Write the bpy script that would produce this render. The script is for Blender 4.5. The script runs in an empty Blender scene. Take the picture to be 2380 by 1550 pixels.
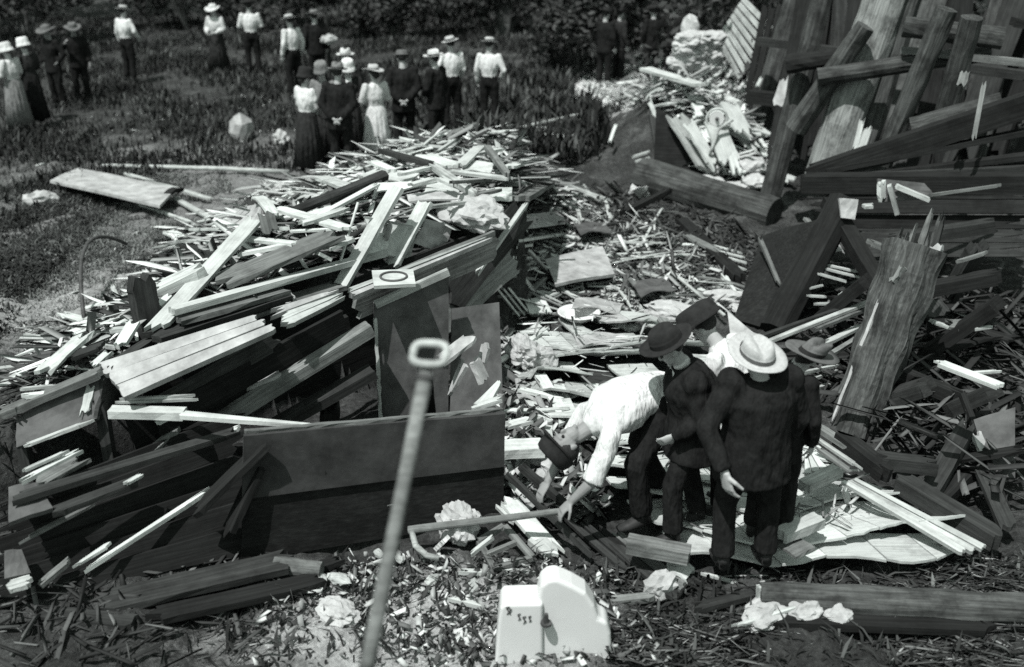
import bpy, math, random
import numpy as np
from mathutils import Vector, Matrix, Euler
random.seed(7); rng = np.random.default_rng(11)
S = bpy.context.scene
COL = S.collection
PI = math.pi
# ------------------------------------------------------------------ camera, light, exposure
CH, PITCH, FPX = 4.4, math.radians(23.2), 2500.0
cam_d = bpy.data.cameras.new('camera'); cam = bpy.data.objects.new('camera', cam_d); COL.objects.link(cam)
cam.location = (0, 0, CH); cam.rotation_euler = (PI/2 - PITCH, 0, 0)
cam_d.sensor_width = 36; cam_d.lens = 36*FPX/2380; cam_d.clip_end = 400
S.camera = cam
cam_d.dof.use_dof = True; cam_d.dof.focus_distance = 8.6; cam_d.dof.aperture_fstop = 1.0
SUN_DIR = Vector((-0.55, -0.80, 0)).normalized()
SUN_EL = math.radians(63)
sun_v = Vector((SUN_DIR.x*math.cos(SUN_EL), SUN_DIR.y*math.cos(SUN_EL), math.sin(SUN_EL)))
world = bpy.data.worlds.new('World'); S.world = world; world.use_nodes = True
wn = world.node_tree.nodes; wl = world.node_tree.links
bg = wn['Background']
sky = wn.new('ShaderNodeTexSky'); sky.sky_type = 'NISHITA'; sky.sun_disc = False
sky.sun_elevation = SUN_EL; sky.sun_rotation = math.atan2(SUN_DIR.x, SUN_DIR.y)
hsv = wn.new('ShaderNodeHueSaturation'); hsv.inputs['Saturation'].default_value = 0.0
wl.new(sky.outputs[0], hsv.inputs['Color'])
tint = wn.new('ShaderNodeMix'); tint.data_type = 'RGBA'; tint.blend_type = 'MULTIPLY'; tint.inputs[0].default_value = 1.0   # cool print tone of the monochrome photograph
tint.inputs[7].default_value = (.86, 1.0, .93, 1); wl.new(hsv.outputs[0], tint.inputs[6]); wl.new(tint.outputs[2], bg.inputs[0])
bg.inputs[1].default_value = 0.115
sd = bpy.data.lights.new('sun', 'SUN'); sd.energy = 4.6; sd.angle = math.radians(0.6); sd.color = (1.0, 1.0, 0.99)
so = bpy.data.objects.new('sun', sd); COL.objects.link(so)
so.rotation_euler = (-sun_v).to_track_quat('-Z', 'Y').to_euler()
so.location = (0, 0, 20)
S.view_settings.view_transform = 'Standard'; S.view_settings.look = 'None'
S.view_settings.exposure = 0.25; S.view_settings.gamma = 1
S.view_settings.use_curve_mapping = False
S.render.engine = 'CYCLES'
S.cycles.use_denoising = False
S.cycles.max_bounces = 4; S.cycles.diffuse_bounces = 2; S.cycles.glossy_bounces = 1
S.cycles.sample_clamp_indirect = 3

# ------------------------------------------------------------------ geometry of the place
E0 = np.array([-2.95, 7.3]); E1 = np.array([0.08, 10.5])
EU = (E1-E0)/np.linalg.norm(E1-E0); EN = np.array([-EU[1], EU[0]])
def hz(X, Y):
    "height of ground and wreck heap at world X, Y"
    X = np.asarray(X, float); Y = np.asarray(Y, float)
    rx, ry = X-E0[0], Y-E0[1]
    s = rx*EU[0]+ry*EU[1]; d = rx*EN[0]+ry*EN[1]
    D = np.interp(s, [-1.2, .8, 3.6, 5, 7, 10], [1.2, 2.3, 5.0, 5.8, 6.2, 5.6])
    H = np.interp(s, [-2.2, -1.0, 0, 2, 4.5, 6, 7.5, 10.2], [0, .75, 1.0, 1.15, 1.25, 1.15, .9, 0])
    f = np.interp(s, [4.5, 7.8, 10], [0, 2.8, 3.5])
    w = np.interp(s, [4.5, 6], [.08, .9])
    up = np.clip((d-f)/w+.5, 0, 1); up = up*up*(3-2*up)
    q = np.clip((d-f)/np.maximum(D-f, .3), 0, 1)
    dn = np.clip((1-q)/.72, 0, 1); dn = dn*dn*(3-2*dn)
    h = H*up*dn
    # far wreck heap on the right-hand side of the trampled path
    g = np.exp(-(((X-2.9)/1.35)**2+((Y-17.4)/np.where(Y < 17.4, 1.35, 3.2))**2))
    h = h+1.15*g
    h = h+.05*np.sin(X*1.7+1)*np.sin(Y*1.3)+.03*np.sin(X*4.1+Y*2.3)
    return h
def ray(x, y):
    a = (x-1190)/FPX; b = -(y-775)/FPX
    c, s_ = math.cos(PITCH), math.sin(PITCH)
    return Vector((a, c+b*s_, -s_+b*c))
def A(x, y, z=0.0):
    "point of the place at height z seen at x, y of the survey grid"
    v = ray(x, y); t = (z-CH)/v.z
    return Vector((v.x*t, v.y*t, z))
def R(x, y, h=0.0):
    "point h above the ground or heap surface"
    v = ray(x, y)
    t = np.linspace(3, 60, 1400)
    X = v.x*t; Y = v.y*t; Z = CH+v.z*t
    k = np.nonzero(Z <= hz(X, Y)+h)[0]
    k = k[0] if len(k) else len(t)-1
    t0, t1 = t[max(k-1, 0)], t[k]
    for _ in range(12):
        m = (t0+t1)/2
        if CH+v.z*m <= float(hz(v.x*m, v.y*m))+h: t1 = m
        else: t0 = m
    return Vector((v.x*t1, v.y*t1, CH+v.z*t1))

# ------------------------------------------------------------------ materials
def grey(v): return (v*.984, v*1.0, v*.99, 1)
MATS = {}
def nodes(name):
    m = bpy.data.materials.new(name); m.use_nodes = True
    n = m.node_tree.nodes; l = m.node_tree.links
    return m, n, l, n['Principled BSDF']
def ramp(n, l, fac, stops):
    r = n.new('ShaderNodeValToRGB'); e = r.color_ramp.elements
    while len(e) < len(stops): e.new(.5)
    for k, (p, v) in enumerate(stops):
        e[k].position = p; e[k].color = grey(v)
    l.new(fac, r.inputs[0]); return r.outputs[0]
def mul(n, l, a, b, fac=1.0):
    m = n.new('ShaderNodeMix'); m.data_type = 'RGBA'; m.blend_type = 'MULTIPLY'; m.inputs[0].default_value = fac
    l.new(a, m.inputs[6]); l.new(b, m.inputs[7]); return m.outputs[2]
def noise(n, l, vec, scale, detail=5, rough=.6):
    t = n.new('ShaderNodeTexNoise'); t.inputs['Scale'].default_value = scale
    t.inputs['Detail'].default_value = detail; t.inputs['Roughness'].default_value = rough
    if vec is not None: l.new(vec, t.inputs['Vector'])
    return t.outputs[0]
def bump(n, l, b, fac, strength=.4, dist=.01):
    k = n.new('ShaderNodeBump'); k.inputs['Strength'].default_value = strength; k.inputs['Distance'].default_value = dist
    l.new(fac, k.inputs['Height']); l.new(k.outputs[0], b.inputs['Normal'])
def wood(name, v, lo=.5, hi=1.15, blotch=.55):
    m, n, l, b = nodes(name)
    tc = n.new('ShaderNodeTexCoord'); oi = n.new('ShaderNodeObjectInfo')
    off = n.new('ShaderNodeVectorMath'); off.operation = 'SCALE'; off.inputs[0].default_value = (37, 91, 53)
    l.new(oi.outputs['Random'], off.inputs['Scale'])
    mp = n.new('ShaderNodeMapping'); mp.inputs['Scale'].default_value = (1.1, 26, 26)
    ad = n.new('ShaderNodeVectorMath'); ad.operation = 'ADD'
    l.new(tc.outputs['Object'], mp.inputs[0]); l.new(mp.outputs[0], ad.inputs[0]); l.new(off.outputs[0], ad.inputs[1])
    g = noise(n, l, ad.outputs[0], 1.6, 7, .68)
    c = ramp(n, l, g, [(.28, v*lo), (.5, v*.92), (.72, min(v*hi, .86))])
    ad2 = n.new('ShaderNodeVectorMath'); ad2.operation = 'ADD'
    l.new(tc.outputs['Object'], ad2.inputs[0]); l.new(off.outputs[0], ad2.inputs[1])
    bl = noise(n, l, ad2.outputs[0], 3.5, 6, .7)
    c = mul(n, l, c, ramp(n, l, bl, [(.35, blotch), (.55, 1.0)]))
    rv = ramp(n, l, oi.outputs['Random'], [(0, .68), (1, 1.0)])
    c = mul(n, l, c, rv)
    l.new(c, b.inputs['Base Color']); b.inputs['Roughness'].default_value = .88
    b.inputs['Specular IOR Level'].default_value = .2
    bump(n, l, b, g, .5, .008)
    MATS[name] = m; return m
wood('wood_white', .66, .72, 1.1, .7)
wood('wood_light', .52, .5, 1.3, .6)
wood('wood_mid', .20, .45, 1.4)
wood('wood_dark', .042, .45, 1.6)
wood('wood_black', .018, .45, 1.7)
wood('bark', .075, .25, 2.0, .35)
wood('bark_pale', .21, .22, 1.5, .3)
def plain(name, v, sc=6, lo=.7, hi=1.15, rough=.9, bs=.5, bd=.01, island=False, spec=.2, patch=False, folds=False):
    m, n, l, b = nodes(name)
    tc = n.new('ShaderNodeTexCoord')
    g = noise(n, l, tc.outputs['Object'], sc, 7, .65)
    if folds:
        mp = n.new('ShaderNodeMapping'); mp.inputs['Scale'].default_value = (9, 9, 2.6); l.new(tc.outputs['Object'], mp.inputs[0])
        fo = noise(n, l, mp.outputs[0], 1.5, 3, .5)
    c = ramp(n, l, g, [(.3, v*lo), (.7, min(.88, v*hi))])
    if island:
        ge = n.new('ShaderNodeNewGeometry')
        c = mul(n, l, c, ramp(n, l, ge.outputs['Random Per Island'], island))
    if patch: c = mul(n, l, c, ramp(n, l, noise(n, l, tc.outputs['Object'], .55, 5, .7), [(.38, .3), (.5, .65), (.62, 1.0)]))
    l.new(c, b.inputs['Base Color']); b.inputs['Roughness'].default_value = rough
    b.inputs['Specular IOR Level'].default_value = spec
    bump(n, l, b, fo if folds else g, 1.0 if folds else bs, .05 if folds else bd)
    MATS[name] = m; return m
plain('cloth_black', .014, 14, .6, 1.5, 1.0, .6, .02, spec=.05, folds=True)
plain('cloth_charcoal', .025, 14, .6, 1.5, 1.0, .6, .02, spec=.05, folds=True)
plain('cloth_soiled', .40, 5, .6, 1.2, .95, .7, .03)
plain('cloth_grey', .16, 14, .7, 1.3, 1.0, .6, .02, folds=True)
plain('cloth_white', .62, 9, .8, 1.1, .95, .5, .02, folds=True)
plain('cloth_pale', .52, 12, .75, 1.2, .95, .6, .02, folds=True)
plain('felt_dark', .018, 20, .7, 1.4, 1.0, .3, .004)
plain('felt_mid', .10, 20, .7, 1.4, 1.0, .3, .004)
plain('straw', .42, 40, .75, 1.1, .9, .3, .004)
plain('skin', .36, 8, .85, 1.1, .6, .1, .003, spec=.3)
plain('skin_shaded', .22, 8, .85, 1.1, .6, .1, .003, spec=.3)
plain('hair', .02, 40, .6, 1.6, .7, .5, .004)
plain('leather', .022, 12, .6, 1.6, .6, .3, .004)
plain('iron', .05, 12, .5, 1.8, .6, .3, .004)
plain('enamel', .64, 3, .93, 1.02, .35, .05, .002, spec=.5)
plain('plaster', .46, 9, .7, 1.05, .95, .8, .03)
plain('sheet_grey', .34, 5, .55, 1.35, .9, .5, .01)
plain('sheet_mid', .08, 4, .5, 1.5, .85, .5, .01)
plain('chips_light', .72, 30, .8, 1.1, .9, .2, .003, island=[(0, .12), (.3, .4), (.7, .85), (1, 1)])
plain('chips_mixed', .66, 30, .8, 1.1, .9, .2, .003, island=[(0, .06), (.5, .15), (.75, .5), (1, 1)])
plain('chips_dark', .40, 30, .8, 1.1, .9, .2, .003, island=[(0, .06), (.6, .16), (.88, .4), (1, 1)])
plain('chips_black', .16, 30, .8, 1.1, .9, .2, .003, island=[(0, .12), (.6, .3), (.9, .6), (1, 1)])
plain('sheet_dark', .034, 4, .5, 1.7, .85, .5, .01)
plain('weed', .115, 20, .8, 1.1, .9, .1, .003, island=[(0, .15), (.6, .42), (.88, .8), (1, 1.6)], patch=True)
plain('weed_dry', .34, 20, .8, 1.1, .9, .1, .003, island=[(0, .18), (.6, .5), (.9, .85), (1, 1)], patch=True)
plain('foliage', .06, 20, .7, 1.3, .9, .1, .003, island=[(0, .35), (.6, .7), (1, 1.2)])

def soil():
    m, n, l, b = nodes('soil')
    tc = n.new('ShaderNodeTexCoord'); P = tc.outputs['Object']
    c = ramp(n, l, noise(n, l, P, 2.2, 10, .72), [(.3, .035), (.5, .07), (.7, .16)])
    fine = noise(n, l, P, 26, 8, .75)
    c = mul(n, l, c, ramp(n, l, fine, [(.35, .35), (.65, 1.0)]))
    # dry trodden earth: its own paler patches
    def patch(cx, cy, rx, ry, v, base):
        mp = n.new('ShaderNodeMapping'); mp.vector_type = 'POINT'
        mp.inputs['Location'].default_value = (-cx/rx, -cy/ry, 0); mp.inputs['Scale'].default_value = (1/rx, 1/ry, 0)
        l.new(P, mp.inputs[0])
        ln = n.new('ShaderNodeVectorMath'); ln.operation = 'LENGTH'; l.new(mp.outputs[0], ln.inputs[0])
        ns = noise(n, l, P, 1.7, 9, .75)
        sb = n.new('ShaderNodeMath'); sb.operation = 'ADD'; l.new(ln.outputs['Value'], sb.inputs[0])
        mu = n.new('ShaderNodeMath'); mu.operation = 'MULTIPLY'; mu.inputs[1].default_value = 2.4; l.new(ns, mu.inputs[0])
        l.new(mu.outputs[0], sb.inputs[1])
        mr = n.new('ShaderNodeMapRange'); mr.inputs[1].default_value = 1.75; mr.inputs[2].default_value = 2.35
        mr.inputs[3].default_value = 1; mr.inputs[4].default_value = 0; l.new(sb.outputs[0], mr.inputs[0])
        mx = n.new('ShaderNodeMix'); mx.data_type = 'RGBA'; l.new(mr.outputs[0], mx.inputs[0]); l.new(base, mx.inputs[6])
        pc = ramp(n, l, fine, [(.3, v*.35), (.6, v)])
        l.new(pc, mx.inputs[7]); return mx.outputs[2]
    c = patch(-4.9, 11.6, 1.7, 2.2, .40, c)
    c = patch(-5.2, 15.5, 3.4, 4.0, .22, c)
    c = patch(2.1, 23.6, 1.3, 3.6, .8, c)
    c = patch(-.6, 5.5, 1.2, .7, .5, c)
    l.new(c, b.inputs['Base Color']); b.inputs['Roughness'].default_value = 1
    b.inputs['Specular IOR Level'].default_value = .05
    bump(n, l, b, fine, .9, .04); MATS['soil'] = m
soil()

# ------------------------------------------------------------------ object helpers
def tag(o, label=None, cat=None, group=None, kind=None):
    if label: o['label'] = label
    if cat: o['category'] = cat
    if group: o['group'] = group
    if kind or cat: o['kind'] = kind or 'thing'
    return o
def empty(name, loc, rz=0, label=None, cat=None, group=None):
    o = bpy.data.objects.new(name, None); COL.objects.link(o); o.location = loc; o.rotation_euler = (0, 0, rz)
    o.empty_display_size = .2
    return tag(o, label, cat, group)
def mk(name, vs, fs, mat, parent=None, loc=None, M=None, smooth=False):
    me = bpy.data.meshes.new(name); me.from_pydata([tuple(v) for v in vs], [], fs)
    me.materials.append(MATS[mat])
    if smooth: me.polygons.foreach_set('use_smooth', [True]*len(me.polygons))
    me.update()
    o = bpy.data.objects.new(name, me); COL.objects.link(o)
    if M is not None: o.matrix_world = M
    elif loc is not None: o.location = loc
    if parent is not None: o.parent = parent
    return o
def frame(p1, p2, roll=0.0, up=Vector((0, 0, 1))):
    x = (p2-p1).normalized(); y = up.cross(x)
    if y.length < 1e-3: y = Vector((0, 1, 0)).cross(x)
    y.normalize(); z = x.cross(y)
    M = Matrix((x, y, z)).transposed().to_4x4()
    M = M @ Matrix.Rotation(roll, 4, 'X')
    M.translation = (p1+p2)/2
    return M
def plank_geo(L, w, t, jag=.1, bend=0.0, taper=1.0, nc=5, rnd=None, nl=4, twist=0.0, chew=.0):
    rnd = rnd or random
    j0 = [rnd.random()*jag for _ in range(nc+1)]; j1 = [rnd.random()*jag for _ in range(nc+1)]
    vs = []; fs = []
    for i in range(nl+1):
        u = i/nl
        ww = w*(1+(taper-1)*u)
        for s in (1, -1):
            for c in range(nc+1):
                q = c/nc-.5
                x = -L/2+L*u
                if i == 0: x += j0[c]
                if i == nl: x -= j1[c]
                e = 1.0
                if chew and c in (0, nc): e = 1-chew*rnd.random()
                y = q*ww*e
                z = s*t/2 + bend*(1-(2*u-1)**2) + twist*(u-.5)*y*2
                vs.append((x, y, z))
    n = nc+1; row = 2*n
    for i in range(nl):
        a = i*row; b = a+row
        for c in range(nc):
            fs.append((a+c, b+c, b+c+1, a+c+1))
            fs.append((a+n+c+1, b+n+c+1, b+n+c, a+n+c))
        fs.append((a+n, b+n, b, a)); fs.append((a+nc, b+nc, b+n+nc, a+n+nc))
    for a in (0, nl*row):
        for c in range(nc):
            f = (a+c, a+c+1, a+n+c+1, a+n+c)
            fs.append(f if a == 0 else f[::-1])
    return vs, fs
TONE = {'w': 'wood_white', 'l': 'wood_light', 'm': 'wood_mid', 'd': 'wood_dark', 'k': 'wood_black', 'b': 'bark', 'p': 'bark_pale',
        's': 'sheet_grey', 'g': 'sheet_mid', 'c': 'cloth_white', 'q': 'plaster', 'e': 'enamel', 'i': 'iron', 'o': 'cloth_soiled', 'h': 'sheet_dark'}
def plank(name, p1, p2, w, tone, label=None, cat='plank', t=.03, jag=.13, bend=0.0, taper=1.0, roll=0.0, group=None, parent=None,
          twist=0.0, chew=.12, nl=5):
    L = (p2-p1).length
    jag = min(jag, L*.3)
    vs, fs = plank_geo(L, w, t, jag, bend, taper, 5, random, nl, twist, chew)
    M = frame(p1, p2, roll)
    if parent is not None:
        o = mk(name, vs, fs, TONE[tone]); o.parent = parent; o.matrix_world = M
        bpy_fix(o, parent, M)
    else:
        o = mk(name, vs, fs, TONE[tone], M=M); tag(o, label, cat, group)
    return o
def bpy_fix(o, parent, M):
    o.matrix_parent_inverse = pm(parent).inverted(); o.matrix_basis = M
def pm(p):
    return Matrix.LocRotScale(p.location, p.rotation_euler, p.scale)
def B(x1, y1, h1, x2, y2, h2, w, tone, label, name='broken_plank', cat='plank', **k):
    "board resting on the ground or heap: lifted until it clears the surface along its length"
    up = 0.0
    for _ in range(5):
        a, b = R(x1, y1, h1+up), R(x2, y2, h2+up)
        us = np.linspace(.03, .97, 11)
        X, Y, Z = a.x+(b.x-a.x)*us, a.y+(b.y-a.y)*us, a.z+(b.z-a.z)*us
        S_ = hz(X, Y)
        need = (np.where(S_ > .3, .16, .015)-(Z-S_)).max()
        if need < .01: break
        if up+need > .3: break
        up += need
    return plank(name, a, b, w, tone, label, cat, **k)
def BA(x1, y1, z1, x2, y2, z2, w, tone, label, name='broken_plank', cat='plank', **k):
    return plank(name, A(x1, y1, z1), A(x2, y2, z2), w, tone, label, cat, **k)
def slab_geo(P, t, sub=1, wob=0.0):
    "thick sheet over a world quad (4 points); returns local verts about its centre"
    c = sum(P, Vector())/4
    n = (P[1]-P[0]).cross(P[3]-P[0]).normalized()
    if n.z < 0: n = -n
    vs = []; N = sub+1
    for s in (0, 1):
        for i in range(N):
            for j in range(N):
                u, v = i/sub, j/sub
                p = P[0]*(1-u)*(1-v)+P[1]*u*(1-v)+P[2]*u*v+P[3]*(1-u)*v
                q = p-c+n*(-t*s)
                if wob: q = q+n*(wob*math.sin(u*5+v*3)*math.sin(v*4+u))+Vector((random.uniform(-wob, wob), random.uniform(-wob, wob), 0))*(0 if s else .25)
                vs.append(q)
    fs = []
    K = N*N
    for i in range(sub):
        for j in range(sub):
            a = i*N+j
            fs.append((a, a+N, a+N+1, a+1)); fs.append((K+a+1, K+a+N+1, K+a+N, K+a))
    for i in range(sub):
        a, b = i*N, (i+1)*N; fs.append((a, K+a, K+b, b))
        a, b = i*N+sub, (i+1)*N+sub; fs.append((b, K+b, K+a, a))
        a, b = i, i+1; fs.append((b, K+b, K+a, a))
        a, b = sub*N+i, sub*N+i+1; fs.append((a, K+a, K+b, b))
    return c, vs, fs
def sheet(name, P, t, tone, label=None, cat='board', sub=6, wob=.0, parent=None, group=None):
    c, vs, fs = slab_geo(P, t, sub, wob)
    if parent is not None:
        o = mk(name, vs, fs, TONE[tone], parent); M = Matrix.Translation(c); bpy_fix(o, parent, M)
    else:
        o = mk(name, vs, fs, TONE[tone], loc=c); tag(o, label, cat, group)
    return o
def deck(name, P, n, tone, label, cat='boards', t=.03, part='board', gap=.012, jag=.1, uneven=.012, drop=0):
    "a thing of n boards running from edge P0-P3 to edge P1-P2"
    c = sum(P, Vector())/4
    e = empty(name, c, 0, label, cat)
    for k in range(n):
        u0, u1 = k/n, (k+1)/n
        um = (u0+u1)/2
        a = P[0].lerp(P[3], um); b = P[1].lerp(P[2], um)
        w = ((P[0].lerp(P[3], u1)-P[0].lerp(P[3], u0)).length+(P[1].lerp(P[2], u1)-P[1].lerp(P[2], u0)).length)/2-gap
        nn = (P[1]-P[0]).cross(P[3]-P[0]).normalized()
        if nn.z < 0: nn = -nn
        sh = random.uniform(-uneven, uneven)*nn
        tn = tone if isinstance(tone, str) and len(tone) == 1 else random.choice(tone)
        L = (b-a).length; x = (b-a).normalized()
        y = nn.cross(x).normalized(); z = x.cross(y)
        M = Matrix((x, y, z)).transposed().to_4x4(); M.translation = (a+b)/2+sh
        wa = (P[0].lerp(P[3], u1)-P[0].lerp(P[3], u0)).cross(x).length-gap; wb = (P[1].lerp(P[2], u1)-P[1].lerp(P[2], u0)).cross(x).length-gap
        vs, fs = plank_geo(L, abs(wa), t, jag, random.uniform(-.004, .004), wb/wa, 5, random, 4, 0, .02)
        o = mk(part, vs, fs, TONE[tn], e); bpy_fix(o, e, M)
    return e
def tube(pts, rad, seg=10, hint=Vector((1, 0, 0)), cap=True, wav=None):
    "loft of ellipses along pts; rad = list of (rx, ry)"
    vs = []; fs = []; n = len(pts)
    for i, p in enumerate(pts):
        p = Vector(p)
        t = (Vector(pts[min(i+1, n-1)])-Vector(pts[max(i-1, 0)])).normalized()
        s = hint-t*hint.dot(t)
        if s.length < 1e-3: s = Vector((0, 1, 0))-t*t.y
        s.normalize(); b = t.cross(s)
        rx, ry = rad[i] if isinstance(rad[i], (tuple, list)) else (rad[i], rad[i])
        for k in range(seg):
            a = 2*PI*k/seg; f = 1 if wav is None else 1+wav(i/(n-1), a)
            vs.append(p+s*(rx*math.cos(a)*f)+b*(ry*math.sin(a)*f))
    for i in range(n-1):
        for k in range(seg):
            a = i*seg+k; b2 = i*seg+(k+1) % seg
            fs.append((a, b2, b2+seg, a+seg))
    if cap:
        fs.append(tuple(range(seg))[::-1]); fs.append(tuple((n-1)*seg+k for k in range(seg)))
    return vs, fs
def ball(c, r, seg=12, rings=8, M=None):
    c = Vector(c); rx, ry, rz = r if isinstance(r, (tuple, list)) else (r, r, r)
    vs = []; fs = []
    for i in range(rings+1):
        th = PI*i/rings
        for k in range(seg):
            a = 2*PI*k/seg
            q = Vector((rx*math.sin(th)*math.cos(a), ry*math.sin(th)*math.sin(a), rz*math.cos(th)))
            if M is not None: q = M @ q
            vs.append(c+q)
    for i in range(rings):
        for k in range(seg):
            a = i*seg+k; b = i*seg+(k+1) % seg
            fs.append((a, a+seg, b+seg, b))
    return vs, fs
def join(*gs):
    vs = []; fs = []
    for g in gs:
        o = len(vs); vs += list(g[0]); fs += [tuple(i+o for i in f) for f in g[1]]
    return vs, fs
def remesh(o, vox, disp=0.0, size=.12, smooth=2):
    m = o.modifiers.new('skin', 'REMESH'); m.mode = 'VOXEL'; m.voxel_size = vox; m.use_smooth_shade = True
    if smooth:
        q = o.modifiers.new('soft', 'SMOOTH'); q.iterations = smooth; q.factor = .6
    if disp:
        key = 'folds%.2f' % size
        tx = bpy.data.textures.get(key) or bpy.data.textures.new(key, 'CLOUDS')
        tx.noise_scale = size; tx.noise_depth = 2
        d = o.modifiers.new('folds', 'DISPLACE'); d.texture = tx; d.strength = disp; d.mid_level = .5
        d.texture_coords = 'GLOBAL'
def cyl(name, p1, p2, r1, r2, tone, label=None, cat=None, parent=None, seg=14, knob=.08, group=None, n=7, bend=0.0):
    pts = []; rad = []
    L = (p2-p1).length
    ph = random.random()*9
    for i in range(n+1):
        u = i/n
        pts.append(Vector((-L/2+L*u, bend*math.sin(PI*u), 0))); rad.append(r1+(r2-r1)*u)
    g = tube(pts, rad, seg, Vector((0, 0, 1)), True, lambda u, a: knob*(math.sin(3*a+ph+u*2)*.5+.5*math.sin(7*a+u*9+ph)+.4*math.sin(u*23+a*2)))
    M = frame(p1, p2)
    o = mk(name, g[0], g[1], TONE[tone], smooth=(knob < .04))
    if parent is not None: o.parent = parent; bpy_fix(o, parent, M)
    else: o.matrix_world = M; tag(o, label, cat, group)
    return o
def stuff(name, V, F, mat, label, cat, kind='stuff'):
    "V: (n,3) array, F: (m,k) int array"
    me = bpy.data.meshes.new(name)
    k = F.shape[1]
    me.vertices.add(len(V)); me.vertices.foreach_set('co', V.astype(np.float32).ravel())
    me.loops.add(F.size); me.loops.foreach_set('vertex_index', F.astype(np.int32).ravel())
    me.polygons.add(len(F)); me.polygons.foreach_set('loop_start', (np.arange(len(F))*k).astype(np.int32))
    me.update(calc_edges=True); me.materials.append(MATS[mat])
    o = bpy.data.objects.new(name, me); COL.objects.link(o); tag(o, label, cat, kind=kind); return o
def in_poly(x, y, poly):
    c = np.zeros(len(x), bool); n = len(poly)
    for i in range(n):
        x1, y1 = poly[i]; x2, y2 = poly[(i+1) % n]
        m = ((y1 > y) != (y2 > y)) & (x < (x2-x1)*(y-y1)/((y2-y1) or 1e-9)+x1)
        c ^= m
    return c
def on_heap(X, Y):
    s, d = heap_sd(X, Y); return (d > .35) | (s > 5.2)
def patchy(X, Y):
    v = np.sin(X*1.9+np.sin(Y*1.3)*1.7)+np.sin(Y*1.5+np.sin(X*.9)*2.1)+.7*np.sin(X*4.3-Y*3.1)
    return ((v+rng.normal(0, .8, len(X))) > -.3) & (((X-2.1)/.75)**2+((Y-23.6)/2.0)**2 > 1)
def heap_sd(X, Y):
    rx, ry = X-E0[0], Y-E0[1]
    return rx*EU[0]+ry*EU[1], rx*EN[0]+ry*EN[1]
def zone(poly, n, h=0.0, keep=None):
    "n random points on the ground or heap over a polygon of the survey grid"
    W = [R(x, y, h) for x, y in poly]
    xs = [p.x for p in W]; ys = [p.y for p in W]
    out = np.zeros((0, 2)); wp = [(p.x, p.y) for p in W]
    while len(out) < n:
        q = np.c_[rng.uniform(min(xs), max(xs), 4*n), rng.uniform(min(ys), max(ys), 4*n)]
        q = q[in_poly(q[:, 0], q[:, 1], wp)]
        if keep is not None: q = q[keep(q[:, 0], q[:, 1])]
        out = np.r_[out, q]
    return out[:n]
def chips(name, pts, lmin, lmax, asp, mat, label, cat='debris', tilt=.35, lift=.06, thick=.006, yaw=None, surf=None, pw=2.0, wmax=.07):
    n = len(pts)
    L = lmin+(lmax-lmin)*rng.random(n)**pw
    w = L*asp*(.4+rng.random(n)); w = np.minimum(w, wmax); th = np.full(n, thick)
    a = rng.random(n)*2*PI if yaw is None else yaw+rng.normal(0, .5, n)
    ti = rng.normal(0, tilt, n); ro = rng.normal(0, tilt, n)
    dx = np.c_[np.cos(a)*np.cos(ti), np.sin(a)*np.cos(ti), np.sin(ti)]
    sy = np.c_[-np.sin(a)*np.cos(ro), np.cos(a)*np.cos(ro), np.sin(ro)]
    nz = np.cross(dx, sy)
    z = (hz(pts[:, 0], pts[:, 1]) if surf is None else surf(pts[:, 0], pts[:, 1]))
    c = np.c_[pts, z+lift*rng.random(n)+np.abs(np.sin(ti))*L*.35]
    V = np.zeros((n, 8, 3))
    k = 0
    for sx in (-1, 1):
        for s2 in (-1, 1):
            for s3 in (-1, 1):
                jit = 1-.5*rng.random(n)*(s2 > 0)
                V[:, k] = c+dx*(sx*L*jit/2)[:, None]+sy*(s2*w/2)[:, None]+nz*(s3*th/2)[:, None]; k += 1
    q = np.array([[0, 1, 3, 2], [4, 6, 7, 5], [0, 4, 5, 1], [2, 3, 7, 6], [0, 2, 6, 4], [1, 5, 7, 3]])
    F = (np.arange(n)[:, None, None]*8+q[None]).reshape(-1, 4)
    return stuff(name, V.reshape(-1, 3), F, mat, label, cat)
def blades(name, pts, hmin, hmax, w, mat, label, cat, lean=.5, clump=1):
    n = len(pts)
    a = rng.random(n)*2*PI; H = hmin+(hmax-hmin)*rng.random(n)**2
    d = np.c_[np.cos(a), np.sin(a), np.zeros(n)]; s = np.c_[-np.sin(a), np.cos(a), np.zeros(n)]
    z = hz(pts[:, 0], pts[:, 1]); c = np.c_[pts, z]
    le = H*lean*rng.random(n)*1.6
    W = (w*(.5+rng.random(n)))[:, None]
    up = np.array([0, 0, 1.0])
    V = np.stack([c-s*W/2, c+s*W/2, c+d*(le*.35)[:, None]+up*(H*.6)[:, None]+s*W*.6, c+d*(le*.35)[:, None]+up*(H*.6)[:, None]-s*W*.6,
                  c+d*le[:, None]+up*(H*.85)[:, None]], 1)
    F = (np.arange(n)[:, None, None]*5+np.array([[0, 1, 2], [0, 2, 3], [3, 2, 4]])[None]).reshape(-1, 3)
    return stuff(name, V.reshape(-1, 3), F, mat, label, cat)
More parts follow.
